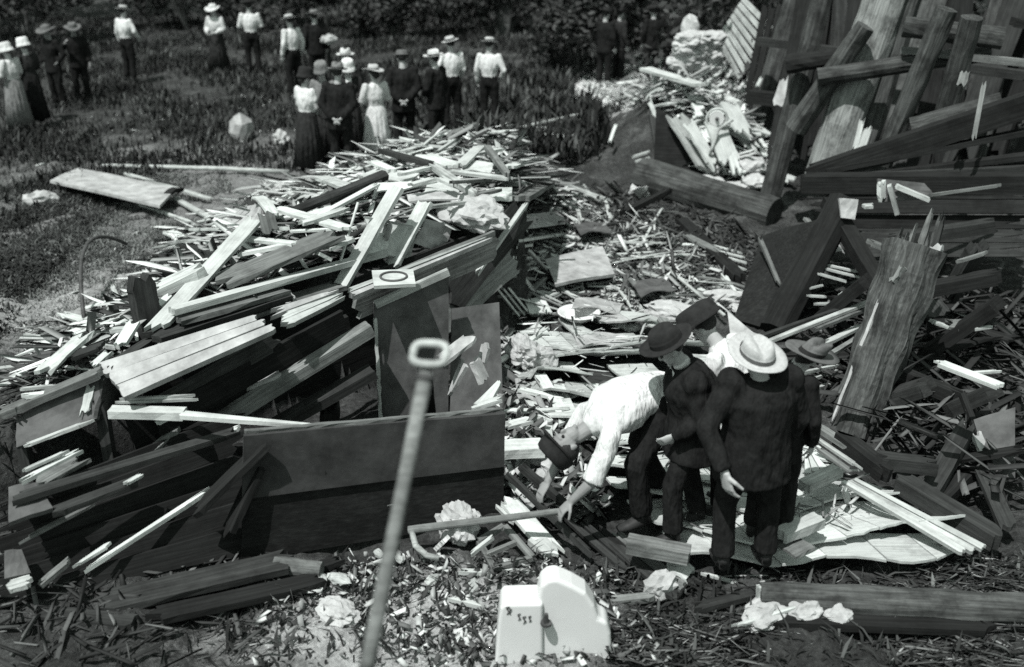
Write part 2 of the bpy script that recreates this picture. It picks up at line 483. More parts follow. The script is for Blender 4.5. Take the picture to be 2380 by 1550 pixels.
def leaf_mesh(name, C, n, size, mat, parent=None, loc=None):
    "leaf clumps round centres C: list of (x,y,z,r)"
    C = np.array(C); i = rng.integers(0, len(C), n)
    v = rng.normal(0, 1, (n, 3)); v /= np.linalg.norm(v, axis=1)[:, None]
    p = C[i, :3]+v*(C[i, 3]*(.55+.5*rng.random(n)))[:, None]*np.array([1, 1, .8])
    a = rng.normal(0, 1, (n, 3)); a /= np.linalg.norm(a, axis=1)[:, None]
    b = np.cross(a, rng.normal(0, 1, (n, 3))); b /= np.linalg.norm(b, axis=1)[:, None]
    s = (size*(.6+.8*rng.random(n)))[:, None]
    V = np.stack([p-a*s, p+b*s*.5, p+a*s, p-b*s*.5], 1).reshape(-1, 3)
    F = np.arange(4*n).reshape(-1, 4)
    me = bpy.data.meshes.new(name); me.vertices.add(len(V)); me.vertices.foreach_set('co', V.astype(np.float32).ravel())
    me.loops.add(F.size); me.loops.foreach_set('vertex_index', F.astype(np.int32).ravel())
    me.polygons.add(n); me.polygons.foreach_set('loop_start', (np.arange(n)*4).astype(np.int32)); me.update(calc_edges=True)
    me.materials.append(MATS[mat])
    o = bpy.data.objects.new(name, me); COL.objects.link(o)
    if parent: o.parent = parent
    if loc: o.location = loc
    return o
def lump(name, p, r, tone, label, cat, amp=.35, sub=3, squash=.7, group=None, fr=2.4):
    "crumpled or broken lump"
    import bmesh
    bm = bmesh.new(); bmesh.ops.create_icosphere(bm, subdivisions=sub, radius=1)
    from mathutils import noise as mn
    sd_ = Vector((random.random()*50, random.random()*50, random.random()*50))
    rx, ry, rz_ = r if isinstance(r, tuple) else (r, r, r*squash)
    for v in bm.verts:
        k = 1+amp*.55*mn.noise(v.co*fr+sd_)+amp*.22*abs(mn.noise(v.co*fr*2.3+sd_))+amp*.12*mn.noise(v.co*fr*6+sd_)
        v.co = Vector((v.co.x*rx*k, v.co.y*ry*k, v.co.z*rz_*k))
    me = bpy.data.meshes.new(name); bm.to_mesh(me); bm.free(); me.materials.append(MATS.get(tone) or MATS[TONE[tone]])
    o = bpy.data.objects.new(name, me); COL.objects.link(o); o.location = p+Vector((0, 0, rz_*.55)); o.rotation_euler.z = random.random()*6
    return tag(o, label, cat, group)
def AY(x, y, Y):
    v = ray(x, y); t = Y/v.y
    return Vector((v.x*t, Y, CH+v.z*t))
# ------------------------------------------------------------------ ground
def build_ground():
    xs = np.r_[np.linspace(-140, -16, 22)[:-1], np.linspace(-16, -6, 60)[:-1], np.linspace(-6, 6.5, 220)[:-1], np.linspace(6.5, 18, 60)[:-1], np.linspace(18, 140, 22)]
    ys = np.r_[np.linspace(-12, 4.5, 14)[:-1], np.linspace(4.5, 18, 250)[:-1], np.linspace(18, 46, 160)[:-1], np.linspace(46, 260, 24)]
    X, Y = np.meshgrid(xs, ys)
    Z = hz(X, Y)
    Z = Z-.14*np.clip(Z/.4, 0, 1)
    Z += .035*np.sin(X*5.1+np.sin(Y*3.7)*2)*np.sin(Y*6.3+X)+.02*np.sin(X*13+Y*7)*np.sin(Y*17-X*5)
    Z += rng.normal(0, .012, Z.shape)
    # deck of the men stands clear of the earth; a dug-out hollow at its far side by the split post
    Z -= .25*np.exp(-(((X-4.3)/1.3)**2+((Y-7.9)/.9)**2))
    V = np.stack([X, Y, Z], -1).reshape(-1, 3)
    nx = len(xs); i = np.arange((len(ys)-1))[:, None]*nx+np.arange(nx-1)[None]
    F = np.stack([i, i+1, i+nx+1, i+nx], -1).reshape(-1, 4)
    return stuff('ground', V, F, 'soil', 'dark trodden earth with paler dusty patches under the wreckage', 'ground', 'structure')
build_ground()

# ------------------------------------------------------------------ far vegetation
def bush(x, y, w, h, n, label, mat='foliage', name='bush', cat='bush', group=None, size=.09):
    e = empty(name, (x, y, 0), 0, label, cat, group)
    C = []
    for _ in range(int(10+6*w)):
        a = random.random()*2*PI; r = random.random()**.5
        zz = random.random()
        C.append((math.cos(a)*r*w*(1-.4*zz), math.sin(a)*r*w*.6*(1-.4*zz), .25*h+zz*h*.65, random.uniform(.18, .3)*max(h, w*.7)))
    leaf_mesh('leaves', C, n, size, mat, e)
    for k in range(5):
        a = random.random()*6.3
        o = mk('stem', *tube([(0, 0, 0), (math.cos(a)*w*.2, math.sin(a)*w*.15, h*.45), (math.cos(a)*w*.45, math.sin(a)*w*.3, h*.8)], [.04, .03, .012], 6), 'bark', e)
    return e
def tree(x, y, h, r, cw, n, label, lean=0.0):
    e = empty('tree', (x, y, 0), 0, label, 'tree', None)
    pts = [(0, 0, -.1), (lean*.2, .05, h*.2), (lean*.5, -.05, h*.45), (lean, .1, h*.75), (lean*1.1, 0, h)]
    mk('trunk', *tube(pts, [r*1.35, r, r*.85, r*.55, r*.15], 12, wav=lambda u, a: .1*math.sin(5*a+u*7)), 'bark', e)
    C = []
    for k in range(9):
        a = k*2.4; z0 = h*(.35+.06*k); R0 = cw*(.5+.5*random.random())
        p = (lean*.6+math.cos(a)*R0, math.sin(a)*R0, z0+h*.22)
        mk('limb', *tube([(lean*.5, 0, z0), ((lean*.5+p[0])/2, p[1]/2, z0+h*.08), p], [r*.4, r*.25, .02], 6), 'bark', e)
        C.append((*p, cw*.45)); C.append((p[0]*.6, p[1]*.6, p[2]+.5, cw*.45))
    for k in range(8): C.append((lean+random.uniform(-1, 1)*cw*.7, random.uniform(-1, 1)*cw*.7, h*random.uniform(.75, 1.05), cw*.38))
    leaf_mesh('crown', C, n, .13, 'foliage', e)
tree(-15.5, 36, 9, .28, 3.6, 6000, 'broad dark tree behind the onlookers at the far edge of the clearing')
tree(-9.5, 39, 10, .3, 3.8, 6000, 'tall dark tree behind the man in shirt sleeves')
tree(-3.5, 38, 9.5, .26, 3.4, 6000, 'dark tree rising beyond the women in hats')
tree(-.3, 33, 8, .24, 2.6, 5000, 'leaning dark tree with a pale trunk foot beyond the straw hatted figure', 1.6)
tree(5.6, 40, 10, .3, 3.8, 6000, 'dark tree beyond the sunlit trampled path')
tree(13, 36, 10, .3, 4, 6000, 'dark tree beyond the wrecked timber wall')
tree(-21, 30, 9, .3, 4, 6000, 'dark tree beyond the bonneted onlooker')
for x, y, w, h, n, lb in [
    (-13.6, 31, 2.6, 2.4, 4200, 'low dark bush behind the seated looking onlookers at the edge'),
    (-9.8, 33.5, 2.6, 2.6, 4000, 'dark bush behind the pair of half hidden onlookers'),
    (-6.4, 34, 2.2, 2.2, 3600, 'dark bush behind the man in white shirt and straw hat'),
    (-3.4, 32, 2.2, 1.8, 3600, 'dark bush above the group of women in hats'),
    (-.9, 33, 2.0, 1.9, 3600, 'dark bush between the two hatted figures in white'),
    (1.6, 26, 2.3, 2.6, 9000, 'large rounded dark bush like a haycock above the sunlit path'),
    (4.1, 30, 1.9, 2.8, 4200, 'tall dark bush behind the dark suited men near the path'),
    (6.6, 31, 2.4, 3.0, 3600, 'dark bush behind the pale stacked rubble'),
    (9.5, 29, 3, 3.2, 3600, 'dark bush beyond the slatted panel')]:
    bush(x, y, w, h, n, lb)
# grass and weeds
gp = zone([(0, 40), (1350, 40), (1480, 200), (1400, 340), (1150, 335), (700, 400), (420, 395), (0, 520)], 90000, keep=patchy)
blades('meadow_weeds', gp, .04, .26, .022, 'weed', 'tangled weeds and grass in which the onlookers stand', 'weeds')
gp = zone([(920, 200), (1380, 190), (1420, 330), (1100, 330), (930, 300)], 5000, keep=patchy)
blades('tall_weeds', gp, .12, .5, .04, 'weed', 'tall leafy weeds between the onlookers and the lath pile', 'weeds')
gp = zone([(-60, 400), (520, 400), (560, 470), (380, 560), (330, 700), (120, 800), (-60, 900)], 52000, keep=patchy)
blades('short_grass', gp, .01, .07, .010, 'weed_dry', 'short dry grass beside the wreck heap', 'grass', 1.2)
gp = zone([(-60, 400), (330, 400), (200, 560), (60, 700), (-60, 900)], 26000, keep=patchy)
blades('dark_grass', gp, .02, .12, .014, 'weed', 'dark grass around the flat panel', 'grass', 1.0)
gp = zone([(600, 1300), (1500, 1330), (1800, 1330), (2400, 1290), (2500, 1560), (500, 1560)], 2200)
blades('near_weeds', gp, .03, .16, .014, 'weed', 'low weeds and stubble among the near litter', 'weeds', 1.2)

# ------------------------------------------------------------------ loose litter
L_ = chips
L_('heap_splinters', zone([(110, 860), (400, 560), (560, 480), (780, 400), (900, 350), (1200, 340), (1330, 400), (1220, 480), (1050, 560), (800, 680), (640, 750), (300, 840)], 2600, keep=on_heap), .1, 1.3, .05, 'chips_light', 'pale splinters and laths filling the main wreck heap', lift=.14, tilt=.12)
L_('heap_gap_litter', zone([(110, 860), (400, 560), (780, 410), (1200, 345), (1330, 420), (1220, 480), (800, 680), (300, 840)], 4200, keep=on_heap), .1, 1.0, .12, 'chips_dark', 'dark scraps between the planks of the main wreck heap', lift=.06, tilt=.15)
L_('field_litter', zone([(1190, 480), (1330, 420), (1500, 520), (1700, 640), (1700, 740), (1480, 745), (1180, 740)], 3800), .03, .4, .13, 'chips_mixed', 'litter of splinters, leaves and scraps covering the ground around the pale flat sheet', lift=.07, tilt=.35, pw=3, wmax=.045)
L_('field_edge_litter', zone([(1330, 420), (1480, 430), (1790, 560), (1760, 700), (1640, 640), (1500, 520)], 1800), .03, .4, .16, 'chips_black', 'sparse dark scraps below the fallen log', lift=.05, tilt=.3, pw=3, wmax=.03)
L_('deck_litter', zone([(1200, 780), (1500, 740), (1500, 960), (1320, 985), (1250, 900)], 80), .04, .5, .05, 'chips_light', 'pale splinters scattered over the buckled deck', lift=.03, tilt=.06, pw=3, surf=lambda x, y: np.full_like(x, .24))
L_('deck_straw', zone([(1400, 1050), (1900, 1060), (2000, 1200), (2100, 1270), (1560, 1290)], 260), .03, .3, .06, 'chips_mixed', 'straw and splinters strewn over the near deck', lift=.03, tilt=.08, pw=3, surf=lambda x, y: np.full_like(x, .23))
L_('deck_side_litter', zone([(1160, 740), (1230, 900), (1310, 1000), (1330, 1060), (1400, 1200), (1240, 1220), (1165, 1150), (1165, 900)], 2600), .03, .35, .2, 'chips_mixed', 'broken scraps in the gap beside the deck', lift=.15, tilt=.45, pw=2.5)
L_('far_heap_litter', zone([(1440, 190), (1500, 130), (1560, 90), (1700, 120), (1760, 240), (1790, 430), (1620, 420), (1500, 240)], 4200), .06, .8, .12, 'chips_light', 'pale slats and scraps over the wreck heap beyond the log', lift=.15, tilt=.3)
L_('path_litter', zone([(1340, 185), (1460, 180), (1520, 240), (1420, 240)], 900), .03, .3, .2, 'chips_light', 'pale scraps on the trampled path', lift=.03, pw=3)
L_('near_litter', zone([(640, 1330), (900, 1280), (1150, 1300), (1420, 1330), (1560, 1560), (560, 1560)], 1500, keep=patchy), .02, .13, .4, 'chips_mixed', 'leaf litter and scraps in front of the standing boards', lift=.05, tilt=.6, pw=2, wmax=.035, thick=.003)
L_('near_edge_litter', zone([(1400, 1240), (1560, 1315), (2350, 1300), (2450, 1560), (1450, 1560)], 3200, keep=patchy), .02, .3, .05, 'chips_dark', 'dark twigs and scraps along the near edge of the deck', lift=.04, tilt=.12, pw=2.5, wmax=.02, thick=.003, yaw=-.05)
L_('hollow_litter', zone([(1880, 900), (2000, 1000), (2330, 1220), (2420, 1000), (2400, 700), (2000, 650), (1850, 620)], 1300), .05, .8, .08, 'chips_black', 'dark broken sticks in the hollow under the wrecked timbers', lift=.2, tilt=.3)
L_('rear_litter', zone([(-60, 900), (200, 870), (240, 1000), (560, 1300), (600, 1560), (-60, 1560)], 900), .03, .4, .08, 'chips_black', 'dark scraps below the tilted box wall', lift=.04, tilt=.15, wmax=.03)
L_('slope_litter', zone([(40, 760), (330, 700), (420, 560), (300, 840), (110, 900)], 900), .04, .5, .07, 'chips_mixed', 'scraps and laths at the low foot of the heap', lift=.04, tilt=.1)
L_('grass_scraps', zone([(60, 300), (700, 200), (720, 390), (380, 560), (60, 760)], 200), .04, .2, .25, 'chips_light', 'few pale scraps scattered on the grass', lift=.03, pw=3)

# ------------------------------------------------------------------ wreck heap: scattered planks (countable, alike)
def protos(key, Ls, w, t, tones, jag=.12):
    out = []
    for tn in tones:
        for L in Ls:
            vs, fs = plank_geo(L, w*random.uniform(.7, 1.3), t, min(jag, L*.25), random.uniform(-.05, .05), random.uniform(.55, 1), 5, random, 6, random.uniform(-.4, .4), .3)
            me = bpy.data.meshes.new(key); me.from_pydata(vs, [], fs); me.materials.append(MATS[TONE[tn]]); out.append((me, L))
    return out
LAND = [(240, 690, 'iron hoop'), (350, 740, 'dark standing stub'), (565, 505, 'pale square board'), (780, 450, 'dark round poles'), (915, 560, 'white painted panel'), (1100, 515, 'crumpled cloth'),
        (1060, 370, 'far crest of the heap'), (1230, 440, 'outer corner of the heap'), (915, 645, 'oval hole board'), (640, 600, 'wide grey plank'), (450, 820, 'pale roof deck'), (880, 370, 'woman in the pale dress'), (600, 700, 'white rail end'),
        (1345, 735, 'white washbasin'), (1345, 615, 'pale rectangular sheet'), (1200, 700, 'slatted rack'), (1495, 440, 'torn sheet before the log'), (1620, 670, 'long pale rod'), (1570, 735, 'plaster lumps'),
        (1240, 840, 'white cloth bundle'), (1200, 1045, 'thick white board end'), (1170, 900, 'white wedge of board'), (1610, 120, 'stack of pale sacks'), (1666, 276, 'round dial'), (1560, 180, 'broad white slab'), (1740, 220, 'black cross beam'),
        (1740, 650, 'big black leaning door'), (2050, 800, 'split post'), (2240, 860, 'bright white plank'), (2200, 1080, 'splintered brace'), (2080, 1110, 'grey sill timber'), (2240, 760, 'dull triangular board'), (1920, 650, 'lath fan by the black post'),
        (140, 950, 'tilted box'), (330, 1240, 'long bright slat'), (200, 1130, 'lit edged grey board'), (520, 1060, 'short white slat'), (450, 1360, 'long wide grey plank'), (120, 830, 'bitten white board')]
LW = [(R(x, y, 0), n) for x, y, n in LAND]
ORD = ['nearest', 'second nearest', 'third nearest', 'fourth nearest', 'fifth nearest', 'sixth nearest', 'seventh nearest', 'eighth nearest', 'ninth nearest', 'tenth nearest', 'eleventh nearest', 'twelfth nearest']
PENDING = {}
def strew(name, poly, n, P, hlo, hhi, word, group, ang, spread, surf=None, cat='plank', tiltr=.05):
    pts = zone(poly, n)
    for x, y in pts:
        me, L = random.choice(P)
        a = random.gauss(ang, spread) if random.random() < .75 else random.random()*PI
        dx, dy = math.cos(a)*L/2, math.sin(a)*L/2
        f = (lambda X, Y: float(hz(X, Y))) if surf is None else surf
        h = random.uniform(hlo, hhi)
        z0, z1, zc = f(x-dx, y-dy), f(x+dx, y+dy), f(x, y)
        s = max(-.35, min(.35, (z1-z0)/L))+random.gauss(0, tiltr)
        if group.endswith('main heap') and not (on_heap(np.array([x-dx, x+dx]), np.array([y-dy, y+dy])).all()): continue
        p1 = Vector((x-dx, y-dy, zc-s*L/2+h)); p2 = Vector((x+dx, y+dy, zc+s*L/2+h))
        if max(p1.z-z0, p2.z-z1) > .34: continue
        o = bpy.data.objects.new(name, me); COL.objects.link(o); o.matrix_world = frame(p1, p2, random.gauss(0, .12))
        tag(o, None, cat, group)
        d, lw, ln = min(((lw-Vector((x, y, zc))).length, k, ln) for k, (lw, ln) in enumerate(LW))
        mt = me.materials[0].name
        tone = {'wood_white': 'white', 'wood_light': 'pale', 'wood_mid': 'grey', 'wood_dark': 'dark'}.get(mt, 'black')
        size = 'short ' if L < .9 else ('long ' if L > 1.45 else '')
        way = 'lying crosswise' if abs(math.cos(a)) > .8 else ('lying end on' if abs(math.cos(a)) < .45 else 'lying aslant')
        PENDING.setdefault((size+tone, word, ln, way), []).append((d, o))
def name_strewn():
    for (st, word, ln, way), L in PENDING.items():
        L.sort(key=lambda q: q[0])
        for k, (d, o) in enumerate(L):
            o['label'] = '%s%s %s %s %s the %s' % ((ORD[k].replace('second nearest', 'second').replace('third nearest', 'third').replace('fourth nearest', 'fourth')+' ') if len(L) > 1 and k < 12 else '', st, word, way, 'to' if len(L) > 1 and k < 12 else 'near', ln)
heapP = [(180, 850), (400, 640), (560, 500), (780, 420), (900, 360), (1190, 350), (1290, 400), (1150, 500), (1000, 560), (780, 670), (600, 730), (330, 800)]
P_main = protos('strewn_board', [.8, 1.4, 2.1, 3.0], .115, .017, 'wwwwllmmd', .3)
strew('strewn_plank', heapP, 300, P_main, .0, .14, 'heap board', 'boards strewn over the main heap', .5, .4, tiltr=.02)
P_lath = protos('strewn_lath', [.6, 1.0, 1.6], .045, .012, 'wwlm', .05)
strew('strewn_lath', heapP, 80, P_lath, .06, .18, 'heap lath', 'laths strewn over the main heap', .4, .7, cat='lath')
strew('strewn_lath', [(60, 780), (330, 700), (420, 570), (420, 800), (120, 880)], 26, P_lath, .02, .06, 'fallen lath', 'laths at the foot of the heap', .6, .7, cat='lath')
P_far = protos('far_board', [.7, 1.2, 1.8], .2, .03, 'wwwl')
strew('far_plank', [(1450, 190), (1490, 150), (1560, 100), (1690, 150), (1750, 240), (1740, 330), (1600, 250), (1500, 240)], 110, P_far, .02, .18, 'far heap board', 'boards on the far heap', .2, .6)
P_mid = protos('field_board', [.35, .6, 1.0], .07, .02, 'wllmd')
strew('field_plank', [(1180, 500), (1330, 430), (1520, 530), (1690, 660), (1660, 740), (1480, 750), (1160, 730)], 70, P_mid, .02, .12, 'broken piece', 'short pieces beyond the deck', .2, .8, cat='wood scrap')
strew('gap_plank', [(1170, 740), (1240, 880), (1320, 1020), (1250, 1180), (1175, 1100)], 34, P_mid, .05, .25, 'broken piece', 'short pieces beside the deck', -.8, .7, cat='wood scrap')
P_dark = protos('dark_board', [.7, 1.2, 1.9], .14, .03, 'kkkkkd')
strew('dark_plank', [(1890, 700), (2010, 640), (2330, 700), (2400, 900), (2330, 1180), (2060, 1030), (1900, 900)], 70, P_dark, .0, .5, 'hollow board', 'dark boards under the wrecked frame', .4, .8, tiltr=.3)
strew('far_plank', [(1580, 260), (1740, 250), (1770, 410), (1640, 405)], 70, P_far, .02, .12, 'hanging heap board', 'boards on the far heap', 1.9, .3)
strew('field_lath', [(1180, 500), (1330, 430), (1520, 530), (1690, 660), (1660, 740), (1480, 750), (1160, 730)], 70, P_lath, .03, .1, 'stray lath', 'laths strewn beyond the deck', .15, .6, cat='lath')

name_strewn()
# ------------------------------------------------------------------ main heap: planks that can be told apart
B(599, 503, .38, 356, 770, .30, .17, 'w', 'long white plank running down the low end of the heap across the grey wide board', t=.035)
B(397, 724, .30, 897, 586, .40, .10, 'w', 'very long narrow white rail lying along the heap face below the wide grey plank', t=.05, jag=.03)
B(486, 668, .22, 800, 536, .30, .30, 'm', 'wide grey weathered plank with a jagged end beside the long white rail', t=.04, jag=.25)
B(926, 430, .42, 791, 668, .38, .16, 'w', 'bright white board pointing down from the summit to the heap edge', t=.04, jag=.03)
B(991, 466, .40, 908, 622, .34, .16, 'w', 'bright white board parallel to and beside the longer white board of the summit', t=.04, jag=.05)
sheet('white_board', [R(848, 508, .32), R(970, 530, .32), R(955, 600, .3), R(880, 592, .3)], .03, 'w', 'white painted panel between the two bright summit boards', 'panel', 4, .01)
B(840, 503, .40, 975, 530, .40, .05, 'l', 'thin lath lying across the top edge of the white painted panel', 'lath', 'lath', t=.02)
B(905, 515, .38, 893, 560, .36, .09, 's', 'short grey board showing in the slot of the white panel', t=.02)
sheet('pale_sheet', [R(989, 508, .34), R(1056, 525, .34), R(1029, 586, .3), R(962, 566, .3)], .02, 's', 'pale flat sheet with a crumbling edge beside the crumpled cloth', 'sheet', 5, .02)
sheet('pale_sheet', [R(945, 452, .3), R(1060, 441, .3), R(1075, 460, .28), R(950, 468, .28)], .02, 's', 'pale grey board lying flat beyond the top of the white boards', 'sheet', 5, .01)
sheet('pale_sheet', [R(870, 425, .35), R(1015, 420, .35), R(930, 440, .3), R(875, 445, .3)], .02, 'w', 'white board showing at the summit under crossing laths', 'sheet', 4, .01)
for (pp, lb) in [([(850, 545), (905, 540), (900, 600), (845, 605)], 'white sheet low between the bright board and the thin rod'), ([(1000, 420), (1080, 428), (1060, 452), (985, 446)], 'broad white sheet at the far side of the summit'),
        ([(1075, 372), (1150, 376), (1140, 398), (1070, 396)], 'broad white sheet on the far crest'), ([(700, 500), (790, 470), (800, 492), (710, 520)], 'broad white sheet below the dark round poles'),
        ([(1130, 440), (1190, 432), (1190, 462), (1135, 470)], 'small white sheet before the outer corner of the heap'), ([(905, 395), (975, 400), (950, 425), (890, 418)], 'white sheet just behind the summit')]:
    sheet('thin_sheet', [R(x, y, .26+.02*(k % 2)) for k, (x, y) in enumerate(pp)], .015, 'w', lb, 'sheet', 8, .015)
B(746, 412, .2, 816, 438, .25, .18, 'w', 'short broad white board sticking out behind the heap toward the grass', t=.035)
cyl('dark_pole', R(683, 492, .25), R(894, 408, .35), .05, .06, 'd', 'dark round pole sloping up the back of the heap', 'pole')
cyl('dark_pole', R(775, 478, .25), R(885, 425, .32), .045, .04, 'd', 'shorter dark round pole below the long dark one', 'pole')
B(730, 508, .25, 880, 427, .34, .07, 'w', 'narrow white strip lying just under the dark poles', t=.03)
B(616, 465, .25, 640, 507, .25, .16, 'w', 'short curled white board at the back of the low end', t=.02, bend=.05)
B(643, 484, .3, 812, 533, .32, .13, 'w', 'white board slanting down between the poles and the wide grey plank')
B(670, 538, .28, 842, 529, .32, .05, 'w', 'thin white lath lying level above the wide grey plank', 'lath', 'lath', t=.02)
cyl('thin_rod', R(832, 471, .5), R(791, 608, .38), .012, .012, 'l', 'thin pale rod leaning against the heap beside the bright board', 'rod', knob=.02)
B(745, 582, .3, 832, 547, .34, .13, 'w', 'white board end under the thin pale rod')
B(727, 582, .3, 773, 606, .3, .10, 'w', 'short white block of board between wide grey plank and rail')
B(697, 522, .35, 812, 482, .38, .09, 'w', 'white slat crossing the white boards below the dark poles')
B(940, 434, .42, 1021, 412, .42, .09, 'w', 'white slat at the summit joined end to end with another')
B(1018, 412, .42, 1064, 434, .4, .09, 'w', 'white slat running down from the summit joint')
B(1002, 383, .36, 1105, 454, .36, .08, 'l', 'narrow pale beam crossing the summit boards diagonally', t=.06)
B(989, 482, .34, 1100, 468, .34, .05, 'l', 'thin pale lath beyond the pale flat sheet', 'lath', 'lath')
B(1048, 424, .34, 1230, 412, .3, .05, 'm', 'thin grey lath lying level on the right slope of the summit', 'lath', 'lath')
B(881, 349, .32, 1008, 383, .36, .09, 'd', 'dark board sticking up toward the woman in the light dress', t=.05)
B(864, 375, .25, 916, 398, .3, .12, 'w', 'white board at the feet of the woman in the light dress')
B(832, 416, .28, 886, 394, .28, .10, 'w', 'white strip pointing at the dark group from the heap')
B(913, 357, .2, 951, 364, .25, .16, 'w', 'short white slab lying behind the dark board end')
B(978, 360, .3, 1062, 388, .32, .22, 'w', 'broad white board on the far crest of the heap', t=.03)
B(1016, 354, .3, 1059, 324, .3, .04, 'l', 'thin lath pointing away from the far crest', 'lath', 'lath')
B(1067, 388, .32, 1118, 338, .34, .13, 'w', 'white board leaning up over the far crest')
B(1090, 360, .34, 1170, 345, .3, .10, 'l', 'pale board crossing behind the leaning crest board')
B(1129, 337, .36, 1182, 410, .36, .07, 'm', 'grey strip crossing down from the far crest', t=.05)
B(1183, 389, .28, 1240, 366, .26, .15, 'w', 'white board at the outer end of the far crest')
B(1037, 397, .35, 1190, 416, .32, .09, 'l', 'long pale board running level along the far slope')
B(921, 407, .35, 1010, 386, .36, .07, 'w', 'white strip between the dark board and the summit')
B(1250, 394, .26, 1313, 470, .16, .11, 'w', 'white board hanging down the outer slope toward the littered ground')
B(1283, 417, .14, 1424, 468, .08, .07, 'l', 'long jagged pale strip running from the heap toward the log', jag=.3)
B(1330, 450, .08, 1426, 470, .06, .05, 'w', 'thin white strip beside the long jagged one', jag=.2)
B(1197, 462, .3, 1267, 424, .26, .30, 'm', 'broad grey board forming the outer corner of the heap', t=.05)
B(1100, 455, .3, 1165, 440, .3, .07, 'm', 'grey strip among the white scraps near the outer corner')
lump('crumpled_cloth', R(1100, 515, .28), (.38, .22, .16), 'o', 'crumpled pale cloth draped on the heap edge beside the pale sheet', 'cloth', amp=.7, sub=4)
B(1052, 484, .3, 1135, 555, .22, .2, 'l', 'torn curling pale board under the crumpled cloth', bend=.08, jag=.2)
# low end and its surroundings
sheet('pale_square_board', [R(525, 489, .34), R(607, 471, .38), R(603, 527, .3), R(534, 535, .28)], .03, 's', 'pale square board propped at the low back of the heap', 'board', 4, .01)
B(591, 459, .42, 636, 500, .34, .12, 'w', 'curled white strip behind the pale square board', bend=.06, t=.02)
B(616, 490, .5, 630, 545, .3, .15, 'm', 'short grey board leaning in front of the pale square board')
B(440, 533, .22, 675, 531, .34, .05, 'w', 'long thin white lath lying level under the pale square board', 'lath', 'lath', t=.03)
B(560, 553, .25, 690, 568, .30, .10, 'w', 'white board end showing above the wide grey plank tip')
B(383, 535, .1, 424, 553, .12, .16, 'w', 'short white board at the tip of the low end')
B(372, 568, .08, 483, 546, .16, .07, 'd', 'dark strip at the tip of the low end')
B(412, 562, .14, 525, 551, .22, .13, 'l', 'pale wide board above the splintered block end')
B(430, 575, .14, 520, 600, .18, .16, 'd', 'dark splintered beam end pointing into the heap', t=.1, jag=.2)
B(378, 598, .03, 432, 622, .05, .03, 'w', 'thin white lath on the grass by the dark curved strip', 'lath', 'lath', t=.015)
B(550, 592, .24, 690, 565, .3, .08, 'w', 'white strip emerging under the wide grey plank tip')
B(345, 686, .08, 478, 622, .18, .20, 'l', 'pale board with a dark underside at the low front of the heap', t=.08)
B(350, 692, .03, 480, 640, .08, .18, 'd', 'dark board under the pale low front board', t=.06)
B(259, 662, .03, 280, 708, .03, .05, 'l', 'short pale stick standing clear on the grass', 'stick', 'stick')
B(286, 681, .03, 335, 705, .05, .03, 'l', 'thin stick pointing at the dark standing stub', 'stick', 'stick', t=.015)
B(210, 737, .04, 338, 706, .06, .035, 'l', 'long thin strip reaching from the iron hoop to the stub', 'stick', 'stick', t=.015)
B(127, 726, .04, 243, 758, .05, .14, 'w', 'torn white board outermost at the low end under the hoop', jag=.3, chew=.5)
plank('standing_stub', R(352, 782, 0), R(352, 782, 0)+Vector((-.05, .05, .52)), .2, 'd', 'dark broken post stub standing at the low end of the heap', 'post', t=.12, jag=.2)
B(367, 715, .1, 396, 686, .14, .08, 'w', 'short white stick between stub and long white plank')
B(316, 741, .16, 272, 815, .10, .10, 'w', 'white board splitting in two beside the dark stub', jag=.2)
B(57, 778, .05, 275, 809, .1, .035, 'l', 'long thin pale lath crossing over the broken white board', 'lath', 'lath', t=.03)
B(208, 768, .05, 92, 870, .03, .17, 'w', 'broken white board with bites torn out of its middle', jag=.25, chew=.6)
B(57, 819, .02, 143, 802, .04, .03, 'l', 'thin lath beside the bitten white board', 'lath', 'lath')
B(181, 805, .05, 229, 822, .05, .03, 'w', 'short thin lath touching the bitten white board', 'lath', 'lath')
B(213, 855, .3, 259, 814, .3, .08, 'w', 'small white board at the corner of the pale deck')
B(251, 768, .08, 302, 764, .1, .07, 'w', 'short white scrap above the splitting white board')
B(150, 835, .06, 250, 800, .1, .12, 'd', 'dark board lying behind the small white corner board')
B(340, 788, .12, 674, 680, .12, .26, 'd', 'long dark plank lying along the heap just above the pale deck', t=.05)
B(397, 745, .12, 674, 668, .14, .24, 'm', 'long grey plank between the white rail and the dark plank', t=.04)
B(560, 735, .16, 800, 660, .18, .2, 'm', 'grey plank showing right above the deck edge', t=.04)
lump('white_scrap', R(655, 712, .16), .12, 'o', 'small crumpled white paper lying on the dark planks', 'paper', amp=.6)
# curved iron hoop and wire
def rod(name, pts, r, tone, label, cat, seg=8):
    g = tube(pts, [r]*len(pts), seg, Vector((0, 0, 1)))
    c = sum((Vector(p) for p in pts), Vector())/len(pts)
    o = mk(name, [Vector(v)-c for v in g[0]], g[1], tone, loc=c, smooth=True); tag(o, label, cat); return o
h0, h1 = R(197, 752, .02), R(300, 612, .02)
rod('iron_hoop', [h0.lerp(h1, u)+Vector((-.18*math.sin(PI*u), 0, .55*math.sin(PI*u*.85))) for u in np.linspace(0, 1, 12)], .022, 'iron', 'dark bent iron hoop arching over the grass at the low end', 'hoop')
rod('wire', [R(294, 625, .05), R(340, 622, .06), R(385, 622, .05), R(424, 626, .05)], .008, 'iron', 'thin dark wire lying from the hoop to the heap', 'wire')

